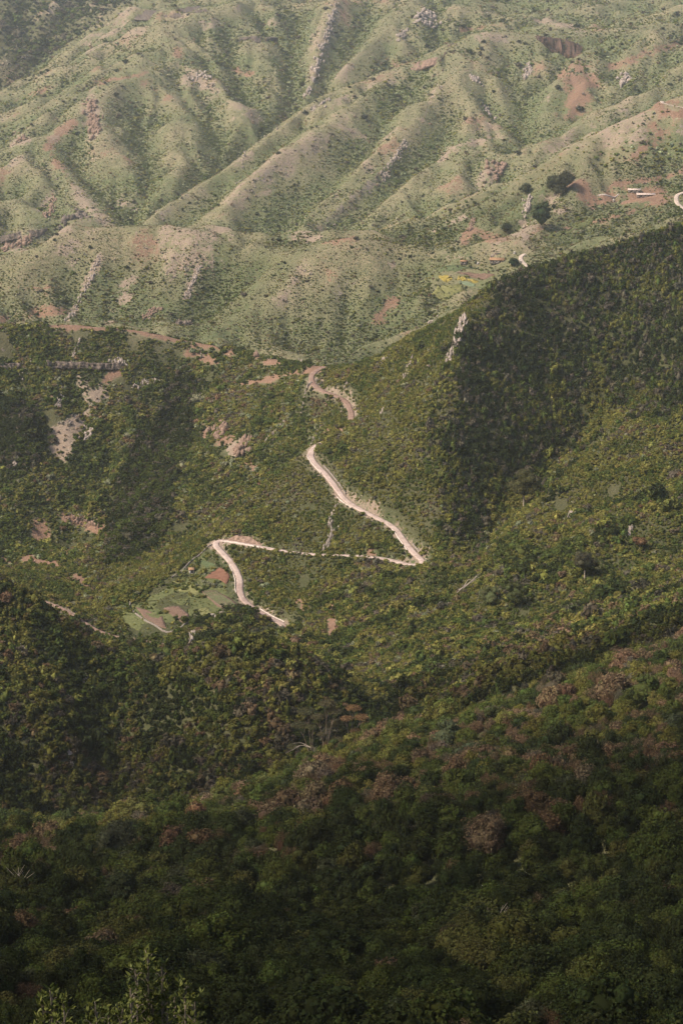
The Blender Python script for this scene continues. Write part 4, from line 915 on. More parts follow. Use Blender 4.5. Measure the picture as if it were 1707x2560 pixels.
# ------------------------------------------------------------------ fields: patches of worked ground with thickness, draped on the slope
def patch(name, poly, mat, ymin=1040, lift=.22, n=14, kind='structure', ragged=.15):
    """ground patch over a frame polygon (raycast corners), as a draped slab"""
    q = np.array([pix(a, b, ymin)[:2] for a, b in poly]); cen = q.mean(0); m = len(q)
    # dense outline
    ring = []
    for k in range(m):
        for t in np.arange(6) / 6: ring.append(q[k] + (q[(k + 1) % m] - q[k]) * t)
    ring = np.array(ring); ring = ring + rng.normal(size=ring.shape) * ragged; K = len(ring)
    V = []
    for f in (0, .25, .5, .75, 1.0):
        for r_ in ring: V.append(cen + (r_ - cen) * f)
    V = np.array(V); z = ground(V[:, 0], V[:, 1]) + lift
    V = np.column_stack([V, z]); low = V[-K:].copy(); low[:, 2] -= 1.0; V = np.vstack([V, low])
    Fc = []
    for l in range(5):
        for k in range(K): Fc.append((l * K + k, l * K + (k + 1) % K, (l + 1) * K + (k + 1) % K, (l + 1) * K + k))
    o = obj(name, mesh_np(name, V, np.array(Fc)[:, ::-1], mat, True)); tag(o, kind=kind); return o, q
def rows(parent, A, B, Cc, D, n, mat, name, w=.5, h=.45, share=.5, ymin=1040):
    """n raised rows running from edge A-D to edge B-C"""
    A, B, Cc, D = (np.array(pix(*c, ymin)[:2]) for c in (A, B, Cc, D))
    w = share * np.linalg.norm((D + Cc - A - B) / 2) / n
    for k in range(n):
        f = (k + .5) / n; p0 = A + (D - A) * f; p1 = B + (Cc - B) * f
        m = 18; t = np.linspace(.03, .97, m)[:, None]; p = p0 + (p1 - p0) * t + rng.normal(size=(m, 2)) * .06
        z = ground(p[:, 0], p[:, 1]) + .2; d = (p1 - p0) / np.linalg.norm(p1 - p0); nr = np.array([-d[1], d[0]])
        hh = h * (1 + rng.normal(size=m) * .2); ww = w * (1 + rng.normal(size=m) * .12)
        V = np.stack([np.column_stack([p - nr * ww[:, None] * .5, z - .2]), np.column_stack([p - nr * ww[:, None] * .3, z + hh * .8]), np.column_stack([p, z + hh]), np.column_stack([p + nr * ww[:, None] * .3, z + hh * .8]), np.column_stack([p + nr * ww[:, None] * .5, z - .2])], 1).reshape(-1, 3)
        i0 = (np.arange(m - 1)[:, None] * 5 + np.arange(4)[None]).ravel()
        obj(name, mesh_np(name, V, np.stack([i0, i0 + 1, i0 + 6, i0 + 5], 1), mat), parent)
patch('garden_ground', [(262, 1396), (310, 1376), (395, 1328), (440, 1289), (487, 1257), (512, 1282), (530, 1305), (540, 1340), (545, 1372), (555, 1398), (522, 1408), (455, 1420), (420, 1445), (382, 1452), (320, 1452), (285, 1430)], M_GRASS, lift=.05, ragged=.8)
patch('yellow_grass', [(400, 1335), (450, 1335), (468, 1352), (455, 1366), (415, 1360)], M_GRASSY, ragged=.6)
patch('yellow_grass', [(445, 1400), (480, 1396), (490, 1410), (455, 1418)], M_GRASSY, ragged=.6)
o, _ = patch('crop_field', [(462, 1358), (497, 1357), (530, 1376), (556, 1399), (537, 1402), (500, 1394), (480, 1376)], M_SOILB, lift=.3)
rows(o, (465, 1360), (508, 1394), (552, 1398), (496, 1358), 7, M_CROP, 'crop_row', .55, .5, .46)
patch('red_field', [(470, 1328), (487, 1314), (505, 1306), (522, 1314), (529, 1326), (520, 1343), (503, 1331)], M_SOILR, lift=.32)
patch('brown_field', [(312, 1395), (332, 1400), (353, 1410), (373, 1418), (383, 1444), (364, 1440), (332, 1419)], M_SOILB, lift=.32)
o, _ = patch('ploughed_field', [(376, 1398), (394, 1394), (411, 1393), (436, 1414), (421, 1431), (397, 1415)], M_SOILB, lift=.32)
rows(o, (382, 1400), (421, 1428), (433, 1414), (408, 1395), 6, M_SOILB, 'furrow_ridge', .6, .4, .5)
patch('green_field', [(455, 1288), (473, 1289), (498, 1300), (473, 1303)], M_CROP, lift=.32)
patch('yellow_flower_field', [(1006, 634), (1029, 632), (1039, 642), (1028, 647), (1013, 645)], M_YEL, 1500, .45, ragged=.4)
patch('yellow_flower_strip', [(1052, 637), (1070, 640), (1098, 645), (1096, 649), (1068, 645), (1050, 642)], M_YEL, 1500, .55, ragged=.5)
patch('brown_field', [(1047, 627), (1080, 626), (1113, 628), (1136, 632), (1116, 641), (1080, 636)], M_SOILB, 1500, .4)
patch('blue_green_field', [(1051, 648), (1066, 647), (1092, 654), (1087, 659), (1068, 655)], M_BLUEG, 1500, .4)
patch('yellow_grass', [(1006, 653), (1066, 656), (1075, 668), (1030, 676), (992, 674)], M_GRASSY, 1500, .3, ragged=.8)
patch('green_field', [(1010, 616), (1060, 612), (1100, 616), (1045, 624), (1012, 626)], M_CROP, 1500, .35, ragged=.6)
patch('lush_meadow', [(1250, 545), (1300, 528), (1345, 500), (1372, 497), (1350, 520), (1300, 542)], M_GRASS, 1750, .3, ragged=1.0)
# ------------------------------------------------------------------ buildings
def box(x0, x1, y0, y1, z0, z1):
    V = np.array([(a, b, c) for c in (z0, z1) for b in (y0, y1) for a in (x0, x1)], float)
    return V, np.array([[0, 2, 3, 1], [4, 5, 7, 6], [0, 1, 5, 4], [2, 6, 7, 3], [0, 4, 6, 2], [1, 3, 7, 5]])
def part(name, parts, mat, parent, loc=None):
    V, Fl = join(parts); return obj(name, mesh_np(name, V, Fl, mat), parent, loc)
def house(name, px, py, ymin, Lx, Ly, hw, rise, rz, mats, label, cat, doors, wins, mono=False, sink=.8):
    """long low building: wall with openings, roof slabs with tile ribs, dark door and window fills set back"""
    g0 = pix(px, py, ymin); root = empty(name, g0, rz); tag(root, label, cat)
    wm, rmat = mats; x0, x1, y0, y1 = -Lx / 2, Lx / 2, -Ly / 2, Ly / 2
    ops = sorted([(d, d + 1.0, 0, 2.0, 'door') for d in doors] + [(q, q + .9, .9, 1.8, 'window') for q in wins])
    pr = []; cur = x0
    for a, b, lo, hi, _ in ops:
        pr.append(box(cur, a, y0, y0 + .5, -sink, hw)); pr.append(box(a, b, y0, y0 + .5, hi, hw))
        pr.append(box(a, b, y0, y0 + .5, -sink, lo if lo > 0 else 0)); cur = b
    pr.append(box(cur, x1, y0, y0 + .5, -sink, hw))
    pr.append(box(x0, x0 + .5, y0 + .5, y1, -sink, hw)); pr.append(box(x1 - .5, x1, y0 + .5, y1, -sink, hw)); pr.append(box(x0 + .5, x1 - .5, y1 - .5, y1, -sink, hw))
    if not mono:
        for xx in (x0, x1 - .5):
            V = np.array([(xx, y0, hw), (xx + .5, y0, hw), (xx, y1, hw), (xx + .5, y1, hw), (xx, 0, hw + rise), (xx + .5, 0, hw + rise)], float)
            pr.append((V, np.array([[0, 1, 5, 4], [2, 4, 5, 3]]))); pr.append((V, np.array([[0, 4, 2], [1, 3, 5]])))
    part('wall', pr, wm, root)
    for a, b, lo, hi, kd in ops: part(kd, [box(a + .02, b - .02, y0 + .3, y0 + .38, max(lo, 0) + .02, hi - .02)], M_DARKGAP, root)
    e = .45
    def slab(ya, za, yb, zb, t=.16):
        V = np.array([(x0 - e, ya, za), (x1 + e, ya, za), (x1 + e, yb, zb), (x0 - e, yb, zb), (x0 - e, ya, za + t), (x1 + e, ya, za + t), (x1 + e, yb, zb + t), (x0 - e, yb, zb + t)], float)
        return V, np.array([[0, 3, 2, 1], [4, 5, 6, 7], [0, 1, 5, 4], [1, 2, 6, 5], [2, 3, 7, 6], [3, 0, 4, 7]])
    rp = [slab(y0 - e, hw - e * rise / Ly + .03, y1 + e, hw + rise + .03)] if mono else [slab(y0 - e, hw - e * rise / (Ly / 2) + .02, .02, hw + rise + .03), slab(-.02, hw + rise + .03, y1 + e, hw - e * rise / (Ly / 2) + .02)]
    roof = part('roof', rp, rmat, root)
    ribs = []
    for xx in np.arange(x0 - e + .25, x1 + e, .55):
        zz0 = hw - e * rise / (Ly if mono else Ly / 2) + .17; yb, zb = (y1 + e, hw + rise + .17) if mono else (0, hw + rise + .17)
        ribs.append(limb([(xx, y0 - e, zz0), (xx, (y0 - e + yb) / 2, (zz0 + zb) / 2), (xx, yb, zb)], [.09, .09, .09], 5))
    part('tile_ribs', ribs, rmat, roof)
    return root
house('farmhouse', 1141, 603, 1600, 12.0, 5.0, 2.5, 1.5, math.radians(-12), (M_STONE, M_TILE), 'long low stone farmhouse with a brown tiled roof beside the farm road', 'house', [-3.2, 2.4], [-5.0, -.6, 4.4])
house('ruined_shed', 1455, 441, 1850, 10.5, 4.0, 1.9, .9, math.radians(-9), (M_STONE, M_SHEET), 'upper of two sheds with pale sheet roofs on the red terrace', 'shed', [-2.5], [1.5], True)
house('ruined_shed', 1482, 452, 1850, 16.0, 4.0, 2.0, .9, math.radians(-5), (M_STONE, M_SHEET), 'longer lower shed with a pale sheet roof on the red terrace', 'shed', [-4.5, 2.0], [-1.0, 5.0], True)
house('garden_hut', 440, 1315, 1040, 2.6, 2.2, 1.9, .5, math.radians(8), (M_WHITE, M_TILE), 'tiny white hut with a reddish roof among the garden terraces', 'hut', [-.2], [], True)
house('stone_hut', 1064, 605, 1600, 5.0, 3.6, 1.9, .6, math.radians(-15), (M_STONE, M_TILE), 'small stone hut left of the farmhouse above the yellow field', 'hut', [-.6], [.9], True)
def tank(px, py, ymin, r, h, mat, label):
    q = pix(px, py, ymin); root = empty('water_tank', q); tag(root, label, 'tank')
    th = np.linspace(0, 2 * math.pi, 17)[:-1]; prof = [(0, -.4), (r, -.4), (r * 1.02, h * .1), (r, h * .9), (r * 1.05, h * .92), (r * 1.05, h)]
    V = np.array([(a * math.cos(t), a * math.sin(t), z) for a, z in prof for t in th]); k = np.arange(len(prof) - 1)[:, None] * 16; s = np.arange(16)[None]
    obj('body', mesh_np('tank_body', V, np.stack([k + s, k + (s + 1) % 16, k + 16 + (s + 1) % 16, k + 16 + s], -1).reshape(-1, 4), mat, True), root)
    V2 = np.array([(a * math.cos(t), a * math.sin(t), z) for a, z in [(r * 1.06, h), (r * .7, h + .25), (.25, h + .35), (.01, h + .35)] for t in th]); k = np.arange(3)[:, None] * 16
    obj('lid', mesh_np('tank_lid', V2, np.stack([k + s, k + (s + 1) % 16, k + 16 + (s + 1) % 16, k + 16 + s], -1).reshape(-1, 4), mat, True), root)
tank(1181, 583, 1640, .9, 1.6, M_WHITE, 'small white water tank above the farm road bend')
tank(1097, 606, 1640, .9, 1.3, M_WHITE, 'white water tank in the shrubs left of the farmhouse')
tank(1194, 605, 1640, .8, 1.4, M_WHITE, 'pale tank beside the dark round tree at the farm')
tank(1408, 462, 1850, .9, 1.5, M_WHITE, 'white tank on the red terrace below the sheds')
q = pix(1152, 590, 1640); root = empty('net_shelter', q, math.radians(-12)); tag(root, 'dark net shelter on posts behind the tiled farmhouse', 'shelter')
part('netting', [box(-5, 5, 3.2, 5.4, 2.3, 2.42)], M_TARP, root)
for xx in (-4.7, 0, 4.7):
    for yy in (3.4, 5.2): part('post', [limb([(xx, yy, -.8), (xx, yy, .8), (xx, yy, 2.3)], [.08, .08, .08], 5)], M_DARKGAP, root)
s = draped([(1372, 452), (1395, 450), (1420, 446)], ymin=1850); wall_along('terrace_wall', s, 1.0, .6, M_PARA, 'pale low wall along the red terrace left of the sheds', 'wall')
print('built', round(time.time() - T0, 1))
# ------------------------------------------------------------------ rocks: dykes, crags and cliff faces
def blockshape(r):
    V, Fc = ICO1; d = r.normal(size=(5, 3)); d /= np.linalg.norm(d, axis=1)[:, None]
    W_ = V.copy() * r.uniform(.85, 1.1, (len(V), 1))
    for q in d:                                              # cleave flat faces
        k = W_ @ q; lim = r.uniform(.45, .8); W_ = W_ - np.outer(np.maximum(k - lim, 0), q)
    return W_, Fc
def crag(name, pl, wpx, hm, mat, label, ymin, seed, cat='rock', dens=1.0, ymax=4000):
    """angular rock standing out of the slope along a frame line; wpx = breadth in frame units, hm = height in metres"""
    r = np.random.default_rng(seed); pts = np.array([pix(a, b, ymin, ymax) for a, b in pl])
    if len(pts) == 1: s = pts
    else:
        s = spline(pts, 1.0)
    Yd = s[:, 1].mean(); wm = wpx / FPX * Yd; Ln = np.linalg.norm(np.diff(s, axis=0), axis=1).sum() if len(s) > 1 else 0
    n = int(np.clip((Ln / max(wm, 1.2) * 7 + 16) * dens, 14, 110)); parts = []; base = s.mean(0)
    for k in range(n):
        c = s[r.integers(len(s))].copy() if len(s) > 1 else s[0].copy()
        c[:2] += r.normal(size=2) * wm * .34
        z = float(ground(np.array([c[0]]), np.array([c[1]]))[0])
        sz = np.array([r.uniform(.14, .42) * wm, r.uniform(.14, .42) * wm, hm * r.uniform(.2, .75)])
        V, Fc = blockshape(r); a = r.uniform(0, 6.28); ca, sa = math.cos(a), math.sin(a)
        V = V * sz; V = V @ np.array([[ca, sa, 0], [-sa, ca, 0], [0, 0, 1]])
        V[:, 0] += V[:, 2] * r.normal() * .15
        parts.append((V + np.array([c[0], c[1], z + sz[2] * .14]) - base, Fc))
    V, Fl = join(parts)
    return tag(obj(name, mesh_np(name, V, Fl, mat), None, base), label, cat)
def face(name, top, bot, mat, label, ymin, seed, bulge=1.6, flute=1.2, nu=44, nv=9, cat='cliff'):
    """a steep rock face between an upper and a lower frame line, fluted, with a ledge on top and its foot in the slope"""
    r = np.random.default_rng(seed)
    a = np.array([pix(p[0], p[1], ymin) for p in top]); b = np.array([pix(p[0], p[1], ymin) for p in bot])
    ta = np.stack([np.interp(np.linspace(0, 1, nu), np.linspace(0, 1, len(a)), a[:, k]) for k in range(3)], 1)
    tb = np.stack([np.interp(np.linspace(0, 1, nu), np.linspace(0, 1, len(b)), b[:, k]) for k in range(3)], 1)
    base = ta.mean(0); V = []
    fl = smooth1(r.normal(size=nu), 1) * flute; prof = np.array([-.6, .75, 1.0, .85, .95, .8, .7, .5, -.5]) if nv == 9 else np.ones(nv)
    edge = np.clip(np.minimum(np.arange(nu), np.arange(nu)[::-1]) / 5.0, .0, 1)
    for v in range(nv):
        f = v / (nv - 1); p = ta * (1 - f) + tb * f; g_ = ground(p[:, 0], p[:, 1])
        out = prof[v] * bulge * edge + fl * np.sin(math.pi * min(f + .12, 1)) * edge * .8 + r.normal(size=nu) * .22 * bulge * (0 < v < nv - 1)
        q = p.copy(); q[:, 1] -= out; q[:, 2] = np.where(v == 0, g_ - .5, np.maximum(p[:, 2], g_ * .5 + p[:, 2] * .5) + .15 * out)
        V.append(q)
    V = np.array(V).reshape(-1, 3) - base
    k = (np.arange(nv - 1)[:, None] * nu + np.arange(nu - 1)[None]).ravel()
    return tag(obj(name, mesh_np(name, V, np.stack([k, k + nu, k + nu + 1, k + 1], 1), mat), None, base), label, cat)
CR = [
 ('rock_dyke', [(772, 2), (760, 55), (740, 120), (722, 175), (704, 222)], 13, 9, M_ROCK, 'tall pale rock dyke dropping straight down the far central slope', 2500, 2),
 ('rock_dyke', [(572, 338), (556, 388), (541, 424)], 4.5, 3.5, M_ROCK, 'thin white rock dyke on the spur left of centre', 2050, 1),
 ('rock_dyke', [(932, 325), (905, 368), (880, 412)], 9, 5, M_ROCK, 'jagged pale dyke running down the far rib below the cave hill', 2050, 1.2),
 ('rock_dyke', [(100, 745), (78, 780), (62, 830), (48, 880)], 7, 4, M_ROCK, 'long pale dyke cutting the left end of the red-soil hill', 1380, 1.4),
 ('rock_dyke', [(186, 778), (172, 810), (164, 840)], 4, 3, M_ROCK, 'thin rock dyke above the cliff band, right of the long left dyke', 1380, 1),
 ('rock_dyke', [(150, 888), (142, 912), (134, 936)], 7, 4, M_ROCK, 'short stubby dyke beside the pink landslide scar', 1360, 1),
 ('rock_dyke', [(660, 958), (640, 985), (612, 1013)], 5, 3, M_ROCK, 'slanting white dyke on the green slope left of the upper road', 1290, 1),
 ('rock_dyke', [(716, 900), (704, 925), (692, 950)], 4, 2.6, M_ROCK, 'thin pale dyke dropping from the red dirt road', 1290, 1),
 ('rock_dyke', [(736, 984), (722, 1005), (711, 1030)], 5, 3, M_ROCK, 'grey dyke just behind the uppermost concrete bend', 1272, 1),
 ('rock_crag', [(770, 1168), (762, 1190), (757, 1210)], 8, 3.2, M_ROCK, 'upper pale crag on the slope between the two road legs', 1080, 1),
 ('rock_crag', [(768, 1215), (756, 1240), (750, 1260)], 12, 3.6, M_STONE, 'broader grey crag just above the lower road leg', 1080, 1),
 ('rock_crag', [(1063, 738), (1056, 765), (1050, 790), (1040, 815), (1028, 830)], 13, 8, M_ROCK, 'white rock pinnacles on the edge of the dark wooded spur', 1100, 1.3),
 ('rock_crag', [(945, 825), (936, 850), (930, 872)], 8, 4, M_ROCK, 'grey crag on the spur face above the upper road', 1100, 1),
 ('rock_crag', [(885, 825), (870, 832)], 8, 2.6, M_ROCK, 'small white boulders near the spur crest left of the grey crag', 1100, 1),
 ('rock_crag', [(805, 870), (790, 890)], 4, 2.6, M_ROCK, 'small pale rock sliver above the dirt road', 1290, 1),
 ('rock_crag', [(880, 940), (872, 955)], 6, 2.4, M_ROCK, 'little white rocks on the bushy slope right of the dirt road end', 1100, 1),
 ('rock_crag', [(1000, 730), (985, 745)], 8, 3, M_ROCK, 'low pale rocks along the skyline left of the dark wood', 1100, 1),
 ('rock_crag', [(212, 232), (214, 270), (222, 310)], 18, 8, M_ROCKR, 'pink craggy pinnacle on the left far mountain', 2200, 1.4),
 ('rock_crag', [(440, 185), (460, 170), (480, 180)], 12, 5, M_ROCK, 'pale rocks crowning the triangular scar on the far spur', 2400, 1),
 ('rock_dyke', [(228, 590), (205, 650), (178, 700), (155, 735)], 8, 4, M_ROCK, 'broken pale rock rib down the middle ridge on the left', 1550, 1.5),
 ('rock_dyke', [(460, 612), (443, 650), (430, 682)], 7, 4, M_ROCK, 'pale rock rib on the middle ridge near its saddle', 1550, 1.2),
 ('rock_crag', [(330, 735), (355, 715), (375, 712)], 14, 4, M_ROCKR, 'rounded pinkish rocks at the foot of the middle ridge', 1550, 1),
 ('rock_crag', [(410, 745), (440, 745)], 16, 6, M_ROCKD, 'dark grey rock face at the foot of the gully right of the pinkish rocks', 1550, 1),
 ('rock_crag', [(490, 985), (510, 990), (500, 1005)], 26, 6, M_ROCKR, 'upper rounded pink boulder outcrop on the green slope', 1250, 1),
 ('rock_crag', [(548, 1025), (562, 1020), (545, 1045)], 28, 7, M_ROCKR, 'lower and larger pink boulder outcrop on the green slope', 1250, 1),
 ('rock_crag', [(260, 830), (285, 835)], 14, 4, M_ROCK, 'pale blocks at the right end of the columnar cliff', 1380, 1),
 ('rock_crag', [(310, 890), (330, 880), (370, 880)], 10, 3, M_ROCK, 'row of grey rocks right of the landslide scar', 1350, 1),
 ('rock_crag', [(205, 985), (200, 1010)], 14, 4, M_ROCK, 'pale rocks on the rib right of the landslide foot', 1300, 1),
 ('rock_crag', [(40, 1050), (30, 1080)], 7, 4, M_ROCK, 'white sliver of rock at the far left below the dark trees', 1200, 1),
 ('rock_crag', [(155, 1190), (190, 1200), (225, 1210)], 14, 4, M_ROCKR, 'reddish broken cliff on the lower left slope', 1150, 1),
 ('rock_crag', [(582, 808), (588, 820)], 18, 6, M_ROCKR, 'rounded brown rock knob on the saddle of the red-soil hill', 1380, 1),
 ('rock_crag', [(686, 836), (692, 842)], 18, 6, M_ROCK, 'grey-brown rock knob beside the dirt road start', 1340, 1),
 ('rock_crag', [(203, 1562), (198, 1578), (210, 1575)], 12, 4, M_ROCK, 'pinkish rock pinnacle standing on the near left hill', 740, 1),
 ('rock_crag', [(512, 1420), (520, 1412), (508, 1430)], 20, 6, M_ROCK, 'grey rock pinnacle behind the knoll beside the garden', 840, 1),
 ('rock_crag', [(445, 1458), (440, 1475)], 10, 5, M_ROCK, 'slim pale rock on the left shoulder of the knoll', 740, 1),
 ('rock_crag', [(55, 1480), (50, 1500)], 12, 3, M_ROCK, 'small grey rocks on the dark left hill', 740, 1),
 ('rock_crag', [(160, 1730), (165, 1760)], 8, 3, M_ROCK, 'pale rocks poking through the bushes low on the left hill', 740, 1),
 ('rock_crag', [(172, 498), (190, 502), (150, 512)], 26, 9, M_ROCKD, 'dark round-topped rock knob on the left end of the middle ridge', 1750, 1.5),
 ('rock_crag', [(20, 575), (45, 560), (75, 555)], 20, 8, M_ROCKR, 'pink boulders at the far left below the dark overhang', 1900, 1.2),
 ('rock_crag', [(105, 500), (125, 450)], 12, 5, M_ROCKR, 'pinkish rocks under the orange ridge on the left', 1950, 1),
 ('rock_crag', [(1085, 178), (1100, 190)], 14, 5, M_ROCK, 'white rocks high on the left flank of the cave hill', 2350, 1),
 ('rock_crag', [(1210, 150), (1212, 175)], 16, 7, M_ROCK, 'pale pinnacle below the cave on the far hill', 2350, 1),
 ('rock_crag', [(1110, 245), (1125, 265)], 14, 5, M_ROCK, 'cluster of pale slabs in the middle of the far hillside', 2250, 1),
 ('rock_crag', [(1150, 375), (1140, 400)], 28, 8, M_ROCKR, 'broad pinkish crag above the far stream gully', 2120, 1),
 ('rock_crag', [(965, 50), (985, 30), (990, 60)], 22, 9, M_ROCK, 'grey towers of rock near the top edge of the far mountain', 2700, 1.3),
 ('rock_crag', [(930, 75), (915, 95)], 12, 6, M_ROCK, 'smaller grey rocks left of the topmost towers', 2700, 1),
 ('rock_crag', [(1440, 175), (1425, 195)], 18, 7, M_ROCK, 'grey crag on the far right slope below the red band', 2250, 1),
 ('rock_crag', [(1215, 455), (1205, 490)], 12, 5, M_ROCK, 'thin pale ribs of rock between the two big dark trees', 1800, 1),
 ('rock_crag', [(1088, 505), (1080, 530)], 8, 4, M_ROCKR, 'brown rock rib above the farmhouse', 1750, 1),
 ('rock_crag', [(745, 240), (720, 250), (760, 230)], 10, 5, M_ROCK, 'grey rock edge along the crest of the long central spur', 2400, 1),
 ('rock_crag', [(60, 318), (40, 322)], 14, 4, M_ROCKR, 'flat pink rocks on the left ridge of the far mountain', 2300, 1),
 ('rock_crag', [(1310, 1180), (1300, 1195)], 8, 3, M_ROCK, 'pale rocks in the scrub of the right valley side', 1000, 1),
 ('rock_crag', [(1448, 1215), (1442, 1235)], 7, 3.4, M_ROCK, 'thin pale rocks beside the small rust-red tree', 1000, 1),
]
for k, (nm, pl, wp, hm_, mt, lb, ym, dn) in enumerate(CR): crag(nm, pl, wp, hm_, mt, lb, ym, 700 + k, 'rock', dn)
g = N('streaked_shaded_cliff'); tc = g.n('ShaderNodeNewGeometry').outputs['Position']
mp = g.n('ShaderNodeMapping', Vector=tc); mp.inputs['Scale'].default_value = (1, 1, .12)
st = g.noise(.25, mp.outputs[0], 4, .7); M_CLIFF = g.done(g.mix(g.ramp(st, .38, .62), rgb(.018, .014, .012), rgb(.105, .062, .045)), .95)  # streaked rock, coloured darker to give the shade of the cave recess
g = N('columnar_cliff'); tc = g.n('ShaderNodeNewGeometry').outputs['Position']
mp = g.n('ShaderNodeMapping', Vector=tc); mp.inputs['Scale'].default_value = (1, 1, .1)
st = g.noise(.6, mp.outputs[0], 4, .7); M_COLUMN = g.done(g.mix(g.ramp(st, .35, .65), rgb(.04, .033, .028), rgb(.155, .12, .098)), .95)
face('cave_cliff', [(1226, 82), (1260, 84), (1300, 88), (1336, 104)], [(1232, 92), (1270, 124), (1310, 134), (1334, 134)], M_CLIFF, 'dark streaked overhanging cliff under the far hilltop', 2450, 1, 7, 4)
face('quarry_face', [(903, 148), (950, 142), (1005, 130)], [(908, 160), (950, 166), (1000, 150)], M_ROCKR, 'red-brown quarried face behind the far spur', 2500, 2, 5, 3)
face('columnar_cliff', [(80, 822), (160, 828), (230, 832), (290, 828)], [(85, 848), (160, 850), (230, 852), (285, 852)], M_COLUMN, 'dark columnar cliff band across the red-soil hill', 1380, 3, 3, 2.6, 70)
face('columnar_cliff', [(-40, 835), (20, 832), (55, 830)], [(-40, 852), (20, 850), (52, 850)], M_COLUMN, 'short columnar cliff at the left edge beyond the long dyke', 1380, 4, 3, 2.4, 40)
face('cliff_band', [(270, 28), (340, 22), (420, 18), (490, 14)], [(280, 45), (345, 46), (420, 42), (485, 34)], M_COLUMN, 'dark cliff band near the top of the left mountain', 2600, 5, 6, 5, 70)
face('cliff_band', [(548, 85), (590, 82), (640, 84)], [(550, 98), (595, 102), (636, 98)], M_COLUMN, 'grey cliff below the top of the left mountain', 2600, 6, 5, 4, 40)
face('cliff_band', [(0, 540), (40, 532), (80, 528), (110, 520)], [(0, 560), (40, 552), (85, 548), (112, 538)], M_COLUMN, 'dark overhang above the pink boulders at the left', 1950, 7, 5, 4, 40)
face('road_cut', [(1005, 138), (1030, 100), (1050, 98)], [(1008, 146), (1032, 112), (1050, 108)], M_CLIFF, 'small dark hollow beside the far quarry', 2450, 8, 4, 2, 20)
face('red_cut', [(520, 1232), (545, 1226), (575, 1230), (600, 1244)], [(520, 1240), (545, 1241), (575, 1246), (600, 1251)], M_ROCKR, 'raw red bank above the left hairpin bend', 1150, 9, 1.2, 1.0, 40, cat='bank')
# ------------------------------------------------------------------ trees that stand apart
def stout_tree(name, px, py, ymin, R, H, tint, label, seed, trunk=.35, lobes=20, per=150, z0=.28, pale=False, cat='tree'):
    q = pix(px, py, ymin); root = empty(name, q, rng.uniform(0, 6.28)); tag(root, label, cat)
    th = H * (z0 + .25); tm = trunk_mesh('trunk', th, trunk, M_PALE if pale else M_BARK, seed, 5, R * .55); obj('trunk', tm, root)
    c = obj('crown', crown_mesh('crown', R, H * (1 - z0), lobes, per, max(.3, R * .075), M_LEAF_O, seed), root, (0, 0, H * z0)); c.color = (*tint, 1)
    return root
stout_tree('broad_tree', 1272, 445, 1850, 9, 15, (.040, .044, .024), 'left tree of the big dark clump above the scree', 301, lobes=24)
stout_tree('broad_tree', 1298, 440, 1850, 10, 17, (.040, .042, .026), 'tallest right-hand tree of the big dark clump above the scree', 302, lobes=24)
stout_tree('broad_tree', 1285, 452, 1850, 8, 11, (.050, .052, .030), 'low front tree of the big dark clump above the scree', 303)
stout_tree('tall_tree', 1243, 524, 1800, 8.5, 24, (.030, .042, .020), 'tall dark tree standing in the meadow below the scree', 304, lobes=30, z0=.08)
stout_tree('round_tree', 1163, 538, 1700, 5.5, 10, (.040, .050, .026), 'round dark tree above the farmhouse', 305)
stout_tree('round_tree', 1206, 448, 1850, 6, 10, (.055, .062, .036), 'smaller olive tree left of the big dark clump', 306)
stout_tree('round_tree', 1179, 614, 1600, 5, 7.5, (.026, .044, .022), 'dark green round tree beside the farmhouse', 307, z0=.05)
stout_tree('spreading_tree', 1202, 1168, 1050, 9.0, 21, (.075, .072, .032), 'tall spreading tree with bare limbs in the dark gully', 308, .5, 26, 200, .35, True)
stout_tree('spreading_tree', 1342, 1330, 960, 6.5, 14, (.055, .050, .032), 'brownish tree with bare lower branches on the right valley side', 309, .35, 18, 150, .32, True)
stout_tree('spreading_tree', 1181, 1396, 930, 5.8, 12, (.060, .066, .026), 'dark upright tree right of the pale fallen trunks', 310, .3, 18, 150, .2)
stout_tree('spreading_tree', 1124, 1392, 930, 6.0, 9.5, (.085, .092, .040), 'light olive tree just below the pale fallen trunks', 311, .3, 18, 150, .12)
stout_tree('rust_tree', 1468, 1262, 980, 4.2, 6.5, (.13, .075, .042), 'small rust-red tree on the right valley side', 312, .25, 14, 130, .3, True)
stout_tree('dark_shrub', 1010, 1212, 1080, 2.4, 3.6, (.030, .046, .016), 'dark round shrub alone on the big spur face', 313, .2, 10, 80, .1)
stout_tree('dark_shrub', 208, 572, 1800, 2.0, 3.2, (.03, .04, .02), 'small dark shrub beside the dark rock knob', 314, .2, 10, 80, .1)
stout_tree('dark_shrub', 107, 748, 1420, 2.2, 3.5, (.025, .03, .018), 'dark shrub on the skyline of the red-soil hill', 315, .2, 10, 80, .1)
for k, (px_, py_, R_, lb) in enumerate([(838, 275, 6, 'brown round shrub on the long central spur'), (700, 262, 4.5, 'dark shrub near the crest of the central spur'), (1280, 205, 5, 'dark shrubs in the hollow below the cave hill'), (1330, 255, 6, 'dark thicket under the red fan on the far right'), (1105, 115, 4, 'dark shrub on the left shoulder of the cave hill'), (1120, 135, 3.5, 'second dark shrub on the shoulder of the cave hill'), (1110, 98, 3.5, 'topmost dark shrub on the shoulder of the cave hill'), (1190, 355, 4.5, 'dark shrub above the far pinkish crag'), (1190, 98, 3.5, 'lone dark shrub below the flat top of the cave hill')]):
    stout_tree('dark_shrub', px_, py_, 2050, R_, R_ * 1.1, (.045, .048, .034), lb, 330 + k, .2, 12, 90, .05)
M_BARK2 = simple('brown_pale_bark', (.13, .095, .07), (.26, .20, .155), 2.0)
